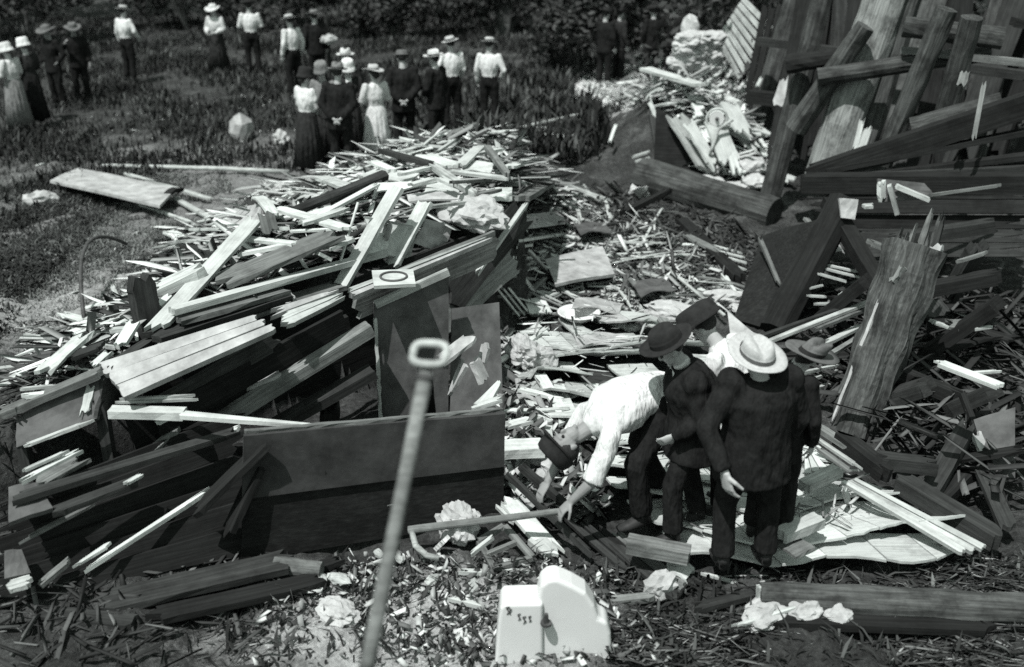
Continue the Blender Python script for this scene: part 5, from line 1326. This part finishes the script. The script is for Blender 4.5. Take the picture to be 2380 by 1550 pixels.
# timbers in the outer near corner
BA(2179, 842, 1.0, 2330, 900, 1.0, .10, 'w', 'bright white plank reaching in over the dark boards at the outer side', t=.03, jag=.04)
BA(2245, 868, .9, 2330, 862, .9, .03, 'w', 'thin white stick under the bright white plank', 'stick', 'stick', t=.02)
BA(2205, 848, .95, 2170, 838, .95, .03, 'l', 'tiny pale stick at the tip of the bright white plank', 'stick', 'stick', t=.02)
plank('brace_beam', AY(2252, 985, 7.6), A(2150, 1165, .1), .15, 'd', 'grey brace with a splintered head in the outer hollow', 'beam', t=.1, jag=.15)
plank('brace_beam', AY(2275, 1075, 7.4), A(2170, 1180, .05), .12, 'k', 'dark brace behind the splintered grey one', 'beam', t=.08)
plank('brace_beam', AY(2230, 900, 7.9), AY(2345, 1200, 6.9), .05, 'k', 'thin black rod running down the outer corner', 'beam', t=.05)
sheet('grey_board', [AY(2262, 975, 7.6), AY(2360, 945, 7.6), AY(2360, 1110, 7.2), AY(2300, 1105, 7.2)], .03, 'g', 'pale square panel behind the thin black rod', 'board', 4, .01)
plank('brace_beam', AY(2265, 1000, 7.5), AY(2290, 1060, 7.35), .09, 's', 'pale short board beside the pale square panel', 'beam', t=.03)
plank('brace_beam', AY(2282, 1090, 7.2), A(2350, 1240, .15), .13, 'd', 'grey board below the pale square panel', 'beam', t=.04)
plank('level_beam', A(2036, 1068, .35), A(2182, 1085, .35), .13, 'd', 'level grey beam meeting the splintered brace', 'beam', t=.1)
plank('level_beam', A(2075, 1115, .15), A(2150, 1085, .2), .08, 'd', 'short dark beam under the level grey one', 'beam', t=.06)
BA(1950, 1015, .38, 2075, 1112, .28, .14, 'k', 'heavy dark sill timber at the foot of the split post', t=.12)
BA(2075, 1110, .28, 2330, 1262, .20, .16, 'd', 'heavy grey sill timber bordering the corner boards', t=.12)
BA(1890, 985, .40, 1990, 1050, .35, .08, 'm', 'splintered grey strip beside the split post foot', t=.04, jag=.2)
BA(1885, 1010, .35, 2010, 1095, .28, .04, 'l', 'thin pale splinter lying along the deck side', 'splinter', 'splinter', t=.02, jag=.2)
BA(1885, 1030, .33, 1990, 1105, .25, .05, 'm', 'grey splinter parallel to the thin pale one', 'splinter', 'splinter', t=.02, jag=.2)
plank('fan_board', AY(2200, 760, 9.2), AY(2290, 745, 9.2), .3, 'm', 'dull grey triangular board among the dark boards', 'plank', t=.03, taper=.2)
plank('fan_board', AY(2190, 740, 9.3), AY(2150, 690, 9.5), .3, 'd', 'dull dark panel behind the triangular board', 'plank', t=.03)
plank('fan_board', AY(2010, 560, 10.5), AY(2100, 590, 10.4), .1, 'm', 'dull grey beam end under the hanging slab', 'plank', t=.05)
plank('fan_board', AY(2220, 610, 9.8), AY(2300, 585, 9.8), .04, 'm', 'thin grey stick on the dark boards', 'stick', t=.03)
plank('fan_board', AY(2160, 745, 9.0), AY(2205, 760, 9.0), .06, 'l', 'small pale splinter at the tip of the triangular board', 'plank', t=.03)
plank('fan_board', AY(2265, 765, 9.0), AY(2310, 758, 9.0), .03, 'l', 'tiny pale stick at the outer side of the dark boards', 'stick', t=.03)
# ------------------------------------------------------------------ people
def lerp(a, b, u): return Vector(a).lerp(Vector(b), u)
def hand(wr, d, pn, size, grip=.5, flip=1):
    "hand from wrist wr along d, palm normal pn; fingers curl toward pn"
    d = d.normalized(); pn = (pn-d*pn.dot(d)).normalized(); s = d.cross(pn)*flip
    g = [tube([wr-d*.01, wr+d*.03*size, wr+d*.085*size], [(.026*size, .019*size), (.038*size, .017*size), (.040*size, .014*size)], 10, s)]
    for i, (o, L) in enumerate([(-.030, .070), (-.010, .080), (.010, .075), (.029, .058)]):
        p = wr+d*.078*size+s*o*size; dd = d.copy(); pts = [p-d*.02*size, p]
        for k in range(3):
            a = grip*(.5+.45*k)
            dd = (d*math.cos(a*1.0)+pn*math.sin(a*1.0)).normalized()
            p = p+dd*L*[.45, .32, .23][k]*size; pts.append(p)
        g.append(tube(pts, [r*size for r in (.0095, .0095, .009, .0082, .0065)], 8, s))
    p0 = wr+d*.02*size-s*.028*size
    g.append(tube([p0, p0+(-s*.7+d*.6+pn*.3)*.035*size, p0+(-s*.7+d*1.3+pn*.8)*.05*size], [.013*size, .011*size, .008*size], 8, d))
    return g
DEF = dict(hip=(0, 0, .93), waist=(0, 0, 1.08), chest=(0, .01, 1.30), neck=(0, 0, 1.47), head=(0, .03, 1.61),
           shL=(-.19, 0, 1.41), shR=(.19, 0, 1.41), elL=(-.25, -.02, 1.13), elR=(.25, -.02, 1.13), wrL=(-.25, .06, .88), wrR=(.25, .06, .88),
           hjL=(-.095, 0, .90), hjR=(.095, 0, .90), knL=(-.11, .02, .50), knR=(.11, .02, .50), anL=(-.12, -.02, .09), anR=(.12, -.02, .09))
def hat(e, c, kind, mat, band, tilt=(0, 0), sc=1.0, rz=0):
    "hat part centred over the head top"
    K = {'fedora': (.165, .098, .115, .035), 'boater': (.165, .095, .085, 0), 'cloche': (.15, .115, .12, .0), 'cap': (.11, .105, .08, 0), 'big': (.21, .10, .12, .04), 'bonnet': (.14, .12, .13, 0), 'sun': (.19, .10, .10, .01)}[kind]
    br, cr, ch, dent = K
    n = 32; prof = [(.03, .0), (.7*cr, .0), (cr, 0), (cr+.01, .002), ((br+cr)/2, .0), (br, .006), (br, .012), ((br+cr)/2, .008), (cr*1.0, .012), (cr*.97, ch*.5), (cr*.88, ch*.88), (cr*.7, ch), (cr*.35, ch*1.01), (.002, ch*1.0)]
    if kind == 'cloche': prof[4] = ((br+cr)/2, -.03); prof[5] = (br, -.06); prof[6] = (br, -.052); prof[7] = ((br+cr)/2, -.02)
    if kind == 'bonnet': prof[4] = ((br+cr)/2, -.02); prof[5] = (br, -.05); prof[6] = (br, -.04); prof[7] = ((br+cr)/2, -.01)
    vs = []; fs = []
    for i, (r, z) in enumerate(prof):
        for k in range(n):
            a = 2*PI*k/n; x = r*math.cos(a)*.93; y = r*math.sin(a)*1.07; zz = z
            if kind in ('fedora', 'big') and 3 <= i <= 7: zz += .022*math.cos(2*a)*-1*((r-cr)/(br-cr))+.03*abs(math.cos(a))**3*((r-cr)/(br-cr))*(1 if kind == 'fedora' else 1.2)
            if kind == 'sun' and 3 <= i <= 7: zz += .02*math.sin(a*2+1)*((r-cr)/(br-cr))
            if dent and i >= 10: zz -= dent*math.exp(-(x/.028)**2)*(1-.3*(y/.1)); 
            if dent and i in (9, 10, 11) and y > 0: x *= 1-.25*abs(math.sin(a))
            if kind == 'cap' and 3 <= i <= 7 and y > 0: y *= 1.0+.35*math.sin(a); zz -= .01
            vs.append(Vector((x, y, zz))*sc)
    for i in range(len(prof)-1):
        for k in range(n): a = i*n+k; b = i*n+(k+1) % n; fs.append((a, b, b+n, a+n))
    M = Matrix.Translation(c) @ Euler((tilt[0], tilt[1], rz)).to_matrix().to_4x4()
    o = mk('hat', [M @ v for v in vs], fs, mat, e, smooth=True)
    if band:
        pts = [M @ (Vector((cr*1.0*math.cos(a)*.93, cr*1.0*math.sin(a)*1.07, .0))*sc) for a in np.linspace(0, 2*PI, 25)]
        up = (M.to_3x3() @ Vector((0, 0, 1)))
        v1 = []; f1 = []
        for k, p in enumerate(pts):
            for z, ex in ((.010, 1.015), (.042, 1.0)):
                q = c+(p-c)*ex; v1.append(q+up*z*sc)
        for k in range(24): f1.append((2*k, 2*k+2, 2*k+3, 2*k+1))
        b = mk('hat_band', v1, f1, band, o, smooth=True)
def person(label, loc, rz, H=1.74, pose=None, top='jacket', topm='cloth_black', botm='cloth_black', bottom='trousers', hatk=None, hatm='felt_dark', band='felt_dark',
           tilt=(0, 0), fine=False, skin='skin', hair='hair', group=None, coat=.16, sleeve=1.0, lapel=None, suspenders=None, wide=1.0, grips=(.6, .6), hatoff=(0, 0, 0), headt=0.0, longhair=False, pleats=16, hs=1.0, hatsc=1.08, hairs=1.0):
    P = {k: Vector(v) for k, v in DEF.items()}
    for k, v in (pose or {}).items(): P[k] = Vector(v)
    s = H/1.75*(1 if fine else .95)
    for k in P: P[k] = P[k]*s
    e = empty('person', loc, rz, label, 'person', group)
    X = Vector((1, 0, 0)); Yf = Vector((0, 1, 0))
    hd = P['head']; nk = P['neck']; up = (hd-nk).normalized()
    sdv = (P['shR']-P['shL']).normalized()
    fw = sdv.cross(up)*-1
    fw = up.cross(sdv)
    if fw.dot(Yf) < 0 and (pose is None or 'flipfw' not in pose): fw = -fw
    Mh = Matrix((sdv, fw, up)).transposed()
    if headt: Mh = Mh @ Matrix.Rotation(headt, 3, 'X')
    def hl(x, y, z): return hd+Mh @ (Vector((x, y, z))*s)
    # body: head, neck, trunk, arms, hands, legs in one surface
    g = [ball(hl(0, -.005, .03), (.076*s, .096*s, .095*s), 16, 12, Mh), ball(hl(0, .03, -.045), (.055*s, .062*s, .065*s), 14, 10, Mh),
         ball(hl(0, .098, -.01), (.012*s, .018*s, .024*s), 8, 6, Mh), ball(hl(0, .07, -.055), (.026*s, .02*s, .012*s), 8, 6, Mh), ball(hl(0, .075, -.095), (.022*s, .018*s, .016*s), 8, 6, Mh),
         ball(hl(0, .083, .035), (.045*s, .014*s, .012*s), 8, 6, Mh),
         ball(hl(.077, -.005, -.005), (.012*s, .022*s, .032*s), 8, 6, Mh), ball(hl(-.077, -.005, -.005), (.012*s, .022*s, .032*s), 8, 6, Mh),
         tube([lerp(P['chest'], nk, .6), nk, lerp(nk, hd, .6)], [.085*s, .058*s, .052*s], 12, sdv),
         tube([P['hip'], P['waist'], P['chest'], nk], [(.15*s, .11*s), (.13*s, .10*s), (.15*s, .11*s), (.06*s, .055*s)], 14, sdv)]
    for q in 'LR':
        sh, el, wr = P['sh'+q], P['el'+q], P['wr'+q]
        g.append(tube([lerp(sh, P['chest'], .25), sh, lerp(sh, el, .5), el, lerp(el, wr, .35), wr], [.055*s, .052*s, .047*s, .04*s, .042*s, .028*s], 10, X))
        d = (wr-el).normalized()
        pn = Vector(pose.get('pn'+q, (.0, .0, 0))) if pose and 'pn'+q in pose else (-X if q == 'R' else X)+Yf*.3
        if fine or True: g += hand(wr, (d if not (pose and 'hd'+q in pose) else Vector(pose['hd'+q])), pn, s*hs, grips[0 if q == 'L' else 1], 1 if q == 'R' else -1)
        hj, kn, an = P['hj'+q], P['kn'+q], P['an'+q]
        g.append(tube([P['hip'].lerp(hj, .6), hj, kn, lerp(kn, an, .4), an, an+Vector((0, 0, -.05*s))], [.08*s, .08*s, .052*s, .052*s, .036*s, .04*s], 10, X))
    o = mk('body', *join(*g), skin, e); remesh(o, .0068 if fine else .014, 0, smooth=1)
    # trousers or skirt
    if bottom == 'trousers':
        g = [tube([P['waist'].lerp(P['hip'], .2), P['hip'], lerp(P['hip'], lerp(P['hjL'], P['hjR'], .5), 1)+(P['hip']-P['waist'])*.35], [(.155*s*wide, .125*s), (.175*s*wide, .14*s), (.15*s, .12*s)], 14, sdv)]
        for q in 'LR':
            hj, kn, an = P['hj'+q], P['kn'+q], P['an'+q]
            g.append(tube([P['hip'].lerp(hj, .7), hj, lerp(hj, kn, .5), kn, lerp(kn, an, .5), lerp(kn, an, .93)], [.10*s, .11*s, .098*s, .082*s, .078*s, .083*s], 12, X))
        o = mk('trousers', *join(*g), botm, e); remesh(o, .014 if fine else .022, .014, .12, smooth=4)
    else:
        w = P['waist']; hem = .10 if bottom == 'long' else .26
        pts = [w, w.lerp(P['hip'], .6), Vector((w.x*.5, w.y*.5, .62*s)), Vector((0, -.01, hem*s))]
        g = tube(pts, [(.135*s, .11*s), (.185*s, .16*s), (.215*s, .20*s), (.27*s, .26*s)], 64, X, True, lambda u, a: u*.07*math.sin(pleats*a)+.03*u*math.sin(5*a+1))
        mk('skirt', *g, botm, e, smooth=True)
    # upper garment
    hp, wa, ch = P['hip'], P['waist'], P['chest']
    dn = (hp-wa).normalized()
    if top == 'jacket':
        tor = tube([hp+dn*coat*s, hp, wa, ch, lerp(ch, nk, .62), lerp(ch, nk, .98)], [(.205*s*wide, .16*s*wide), (.185*s*wide, .15*s*wide), (.17*s*wide, .14*s*wide), (.205*s*wide, .15*s*wide), (.165*s*wide, .115*s*wide), (.08*s, .08*s)], 18, sdv)
        ar = .066*wide**.5
    elif top == 'none': tor = None
    else:
        tor = tube([hp+dn*(.02 if bottom == 'trousers' else -.06)*s, wa, lerp(wa, ch, .5), ch, lerp(ch, nk, .62), lerp(ch, nk, .98)], [(.16*s*wide, .13*s*wide), (.145*s*wide, .12*s*wide), (.18*s*wide, .145*s*wide), (.19*s*wide, .14*s*wide), (.15*s, .10*s), (.065*s, .065*s)], 18, sdv)
        ar = (.058 if top == 'shirt' else .062)*wide**.6
    if tor:
        g = [tor]
        for q in 'LR':
            sh, el, wr = P['sh'+q], P['el'+q], P['wr'+q]
            g.append(ball(sh, (.078*wide if top == 'jacket' else .066)*s))
            end = lerp(el, wr, .95) if sleeve >= 1 else (lerp(el, wr, max(0, (sleeve-.5)*2)) if sleeve > .5 else lerp(sh, el, sleeve*2))
            if sleeve >= 1: g.append(tube([lerp(sh, ch, .3), sh, lerp(sh, el, .5), el, lerp(el, wr, .5), end], [ar*1.2*s, ar*1.12*s, ar*1.05*s, ar*s, ar*.9*s, ar*.78*s], 12, X))
            else: g.append(tube([lerp(sh, ch, .3), sh, lerp(sh, el, .5), lerp(sh, end, .8), end], [ar*1.2*s, ar*1.12*s, ar*1.1*s, ar*1.1*s, ar*1.15*s], 12, X))
        o = mk({'jacket': 'jacket', 'shirt': 'shirt', 'blouse': 'blouse', 'bodice': 'bodice'}[top], *join(*g), topm, e)
        remesh(o, .013 if fine else .02, .012 if fine else .01, .09, smooth=4)
    if lapel:
        f = -1 if lapel < 0 else 1
        a = lerp(ch, nk, 1.05)+fw*.085*s; b = lerp(ch, wa, .1)+fw*.158*s*wide
        vs = [a-sdv*.055*s, a+sdv*.055*s, b+sdv*.01*s, b-sdv*.01*s, lerp(a, b, .4)-sdv*.045*s+fw*.032*s*wide, lerp(a, b, .4)+sdv*.045*s+fw*.032*s*wide]
        mk('shirt_front', vs, [(0, 4, 5, 1), (4, 3, 2, 5)], 'cloth_white', e)
        mk('collar', *tube([nk+up*.0-dn*.0, nk+up*.035*s], [(.066*s, .066*s), (.062*s, .062*s)], 16, sdv), 'cloth_white', e, smooth=True)
    if suspenders:
        for q in (-1, 1):
            pts = [wa-fw*.135*s+sdv*.04*q*s, lerp(wa, ch, .6)-fw*.158*s+sdv*.06*q*s, ch-fw*.155*s+sdv*.075*q*s, lerp(ch, nk, .6)-fw*.125*s+sdv*.085*q*s]
            mk('suspender', *tube(pts, [(.014*s, .006*s)]*4, 6, sdv), suspenders, e)
    for q in 'LR':
        an = P['an'+q]
        g = join(tube([an+Vector((0, -.05, -.03))*s, an+Vector((0, .02, -.035))*s, an+Vector((0, .11, -.055))*s, an+Vector((0, .19, -.065))*s], [(.036*s, .045*s), (.045*s, .052*s), (.046*s, .033*s), (.03*s, .02*s)], 12, X),
                 tube([an+Vector((0, -.02, -.04))*s, an+Vector((0, -.01, .05))*s], [.045*s, .046*s], 12, X))
        mk('shoe', *g, 'leather', e, smooth=True)
    # hair, eyes
    g = ball(hl(0, -.022-.01*(hairs > 1), .042), (.084*s*hairs, .094*s*hairs, .092*s*hairs), 16, 10, Mh)
    if longhair: g = join(g, ball(hl(0, -.085, -.02), (.07*s, .055*s, .07*s), 12, 8, Mh))
    mk('hair', *g, hair, e, smooth=True)
    for q in (-1, 1): mk('eye', *ball(hl(.03*q, .086, .012), .0115*s, 8, 6), 'hair', e, smooth=True)
    if hatk:
        c = hl(*hatoff)+(Mh @ Vector((0, -.005, .062)))*s
        R0 = Mh.to_4x4()
        hat_in(e, c, R0, hatk, hatm, band, tilt, s*hatsc)
    return e
def hat_in(e, c, R0, kind, mat, band, tilt, sc):
    n0 = len(bpy.data.objects)
    hat(e, Vector((0, 0, 0)), kind, mat, band, tilt, sc)
    T = Matrix.Translation(c) @ R0
    for o in e.children:
        if o.name.startswith('hat') and not o.get('_d'):
            o.data.transform(T); o['_d'] = 1
            for b in o.children: b.data.transform(T)
            del_ = None
    return
def up_(p, z=0): return Vector((p.x, p.y, z))
# five men on the deck
DZ = .17
man3 = person('man seen from behind in a long dark coat and pale fedora', A(1724, 1318, DZ), math.radians(8), 1.70,
    dict(head=(-.03, .04, 1.53), neck=(-.01, .0, 1.44), elL=(-.36, -.08, 1.14), wrL=(-.27, -.24, .90), hdL=(.22, -.12, -1), pnL=(1, .4, .2), elR=(.30, .02, 1.12), wrR=(.24, .12, .87), knL=(-.14, .05, .50), knR=(.15, .02, .50), anL=(-.145, 0, .09), anR=(.155, 0, .09)),
    hatk='fedora', hatm='straw', band='felt_mid', tilt=(.72, .05), fine=True, coat=.22, wide=1.30, grips=(.75, .5), hatoff=(0, -.05, -.03), hs=1.35, hatsc=1.14)
man1 = person('man in a dark fedora and suit with white collar beside the bending man', A(1556, 1240, DZ), math.radians(98), 1.58,
    dict(hip=(0, -.12, .93), waist=(0, -.12, 1.07), chest=(0, -.08, 1.28), neck=(0, -.01, 1.44), head=(0, .08, 1.56), shL=(-.19, -.06, 1.37), shR=(.19, -.06, 1.37),
         elL=(-.27, -.10, 1.10), wrL=(-.18, .08, .95), pnL=(1, 0, 0), elR=(.27, -.14, 1.10), wrR=(.22, .04, .93), hjL=(-.095, -.12, .90), hjR=(.095, -.12, .9), knL=(-.12, .04, .50), knR=(.13, -.16, .50), anL=(-.14, .02, .09), anR=(.14, -.26, .09)),
    hatk='fedora', hatm='felt_dark', band='felt_dark', tilt=(.15, 0), fine=True, coat=.22, wide=1.34, lapel=1, hatsc=1.16)
man2 = person('man in a dark cap, white shirt and suspenders between the other men', A(1680, 1185, DZ), math.radians(60), 1.66,
    dict(hip=(0, -.12, .90), waist=(0, -.06, 1.04), chest=(0, .05, 1.22), neck=(0, .16, 1.36), head=(0, .25, 1.45), shL=(-.19, .09, 1.31), shR=(.19, .09, 1.31), elL=(-.23, .15, 1.05), elR=(.23, .15, 1.05), wrL=(-.2, .3, .9), wrR=(.2, .3, .9),
         hjL=(-.095, -.12, .88), hjR=(.095, -.12, .88)),
    top='shirt', topm='cloth_white', suspenders='cloth_grey', hatk='cap', hatm='felt_dark', band=None, tilt=(.1, 0), fine=True, hatsc=1.5, wide=1.3)
man4 = person('man in a large dark hat half hidden behind the pale fedora', A(1782, 1250, DZ), math.radians(-25), 1.50,
    dict(neck=(0.06, .03, 1.44), head=(.12, .10, 1.55)), hatk='big', hatm='felt_mid', band='felt_dark', tilt=(.35, .3), fine=True, coat=.18, wide=1.0, hatsc=1.15)
man5 = person('dark capped man in white shirt bending low over the pole', A(1440, 1205, DZ), math.radians(112), 1.76,
    dict(hip=(0, -.28, .93), waist=(0, -.13, .96), chest=(0, .10, .88), neck=(0, .28, .77), head=(.0, .42, .70), shL=(-.19, .20, .80), shR=(.19, .20, .80),
         elL=(-.23, .30, .54), wrL=(-.16, .46, .34), elR=(.22, .32, .56), wrR=(.14, .50, .33), hdL=(.1, .6, -.6), hdR=(-.1, .5, -.6), pnL=(0, -.5, -1), pnR=(0, -.5, -1), hjL=(-.10, -.28, .90), hjR=(.10, -.28, .90),
         knL=(-.15, -.02, .50), knR=(.17, -.22, .48), anL=(-.15, -.10, .09), anR=(.18, -.42, .09)),
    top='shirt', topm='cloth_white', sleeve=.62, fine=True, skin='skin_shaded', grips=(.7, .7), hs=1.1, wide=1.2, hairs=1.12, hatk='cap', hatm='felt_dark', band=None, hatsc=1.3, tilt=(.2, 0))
# onlookers in the weeds
sit = dict(elL=(-.27, .02, 1.15), elR=(.27, .02, 1.15), wrL=(-.12, .22, 1.08), wrR=(.12, .22, 1.08))     # forearms folded
back = dict(elL=(-.27, -.08, 1.14), elR=(.27, -.08, 1.14), wrL=(-.06, -.18, .93), wrR=(.06, -.18, .93))  # hands behind
hips = dict(elL=(-.31, -.08, 1.16), elR=(.25, .02, 1.13), wrL=(-.19, .02, 1.0), wrR=(.22, .16, .95))
def G(x, y): return A(x, y, 0)
person('woman in a long pale dress and straw hat with folded arms', G(880, 380), math.radians(35), 1.66, dict(sit), top='bodice', topm='cloth_pale', botm='cloth_pale', bottom='calf', hatk='sun', hatm='straw', band='cloth_grey', tilt=(.15, .1), longhair=True)
person('man in a dark suit and felt hat standing with his hands clasped behind his back', G(798, 402), math.radians(-5), 1.78, dict(back), hatk='fedora', hatm='cloth_grey', band='felt_dark', tilt=(.1, .05), coat=.2, wide=1.08)
person('woman in a white blouse and long dark skirt at the edge of the group', G(722, 395), math.radians(-40), 1.66, dict(elL=(-.25, .02, 1.13), wrL=(-.12, .2, 1.0), elR=(.25, .03, 1.13), wrR=(.1, .22, 1.02)), top='blouse', topm='cloth_white', botm='cloth_charcoal', bottom='long', sleeve=.75, longhair=True, hatk='bonnet', hatm='felt_dark', band=None)
person('woman in a striped blouse and tall grey bonnet facing the group', G(762, 366), math.radians(165), 1.62, dict(sit), top='blouse', topm='cloth_grey', botm='cloth_charcoal', bottom='long', hatk='bonnet', hatm='cloth_grey', band=None)
person('woman in a white cloche hat and white collar amid the group', G(820, 360), math.radians(190), 1.64, dict(sit), top='blouse', topm='cloth_charcoal', botm='cloth_charcoal', bottom='long', hatk='cloche', hatm='cloth_white', band=None, lapel=1)
person('man in a pale hat farthest back in the group of women', G(816, 338), math.radians(180), 1.72, dict(), topm='cloth_charcoal', hatk='fedora', hatm='cloth_pale', band='cloth_grey', tilt=(.2, 0))
person('man in a dark suit and cap with back turned by the pale dress', G(943, 352), math.radians(5), 1.78, dict(back), hatk='cap', hatm='felt_mid', band=None, wide=1.08, coat=.22)
person('man in a dark suit and pale hat before the printed white shirt', G(1018, 352), math.radians(60), 1.76, dict(elL=(-.27, .02, 1.14), wrL=(-.14, .18, 1.02)), hatk='fedora', hatm='cloth_pale', band='felt_dark', tilt=(.1, 0), lapel=1, wide=1.05)
person('man in a white printed shirt and pale hat with a dark band', G(1052, 300), math.radians(20), 1.76, dict(hips), top='shirt', topm='cloth_white', hatk='boater', hatm='straw', band='felt_dark', tilt=(.1, -.2))
person('onlooker in a loose white shirt and flat straw hat before the thick pole', G(1138, 300), math.radians(-15), 1.74, dict(elR=(.3, -.02, 1.15), wrR=(.2, .1, .98)), top='shirt', topm='cloth_white', hatk='boater', hatm='straw', band='felt_dark', sleeve=1.0)
person('man in white shirt sleeves and straw hat walking alone above the group', G(688, 222), math.radians(50), 1.76, dict(elR=(.27, -.05, 1.14), wrR=(.25, .0, .92)), top='shirt', topm='cloth_white', hatk='boater', hatm='straw', band='felt_dark')
person('man in dark clothes and straw hat next to the lone man in shirt sleeves', G(742, 205), math.radians(20), 1.74, dict(), topm='cloth_black', hatk='sun', hatm='cloth_grey', band='felt_dark')
person('white shirted onlooker with rolled sleeves at the upper edge of the clearing', G(306, 190), math.radians(-30), 1.76, dict(elR=(.30, .02, 1.18), wrR=(.22, .20, 1.0)), top='shirt', topm='cloth_white', hatk='boater', hatm='straw', band='felt_dark')
person('onlooker in a pale apron standing at the upper edge between two trees', G(512, 172), math.radians(160), 1.66, dict(sit), top='blouse', topm='cloth_pale', botm='cloth_charcoal', bottom='long', hatk='sun', hatm='cloth_pale', band=None)
person('man with white sleeves and dark vest beside the pale apron at the upper edge', G(592, 172), math.radians(10), 1.76, dict(sit), top='shirt', topm='cloth_white', hatk='fedora', hatm='felt_dark', band=None)
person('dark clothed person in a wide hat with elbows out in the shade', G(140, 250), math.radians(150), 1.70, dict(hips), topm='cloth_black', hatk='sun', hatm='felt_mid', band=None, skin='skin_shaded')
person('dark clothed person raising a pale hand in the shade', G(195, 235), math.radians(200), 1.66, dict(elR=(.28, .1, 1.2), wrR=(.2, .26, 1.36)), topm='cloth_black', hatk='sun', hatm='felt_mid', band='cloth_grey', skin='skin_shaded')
person('woman in a white bonnet and dark dress standing at the frame edge', G(88, 285), math.radians(60), 1.62, dict(sit), top='blouse', topm='cloth_charcoal', botm='cloth_black', bottom='long', hatk='bonnet', hatm='cloth_white', band=None)
person('woman in a pale blouse and grey skirt partly beyond the frame edge', G(50, 300), math.radians(70), 1.62, dict(sit), top='blouse', topm='cloth_pale', botm='cloth_grey', bottom='long', hatk='cloche', hatm='cloth_pale', band=None)
person('dark suited man standing by the sunlit path', G(1402, 200), math.radians(-40), 1.76, dict(), topm='cloth_black', hatk='fedora', hatm='felt_dark', band=None)
person('second dark suited man standing by the sunlit path behind the first', G(1435, 192), math.radians(-60), 1.72, dict(), topm='cloth_charcoal', hatk='fedora', hatm='felt_dark', band=None)
person('dark figure with long trousers standing on the far heap', R(1512, 190, 0), math.radians(20), 1.74, dict(), topm='cloth_black', hatk='fedora', hatm='felt_dark', band=None)
person('dark figure behind the leaning stick on the far heap', R(1555, 185, 0), math.radians(-20), 1.74, dict(hips), topm='cloth_black', hatk='cap', hatm='felt_dark', band=None)
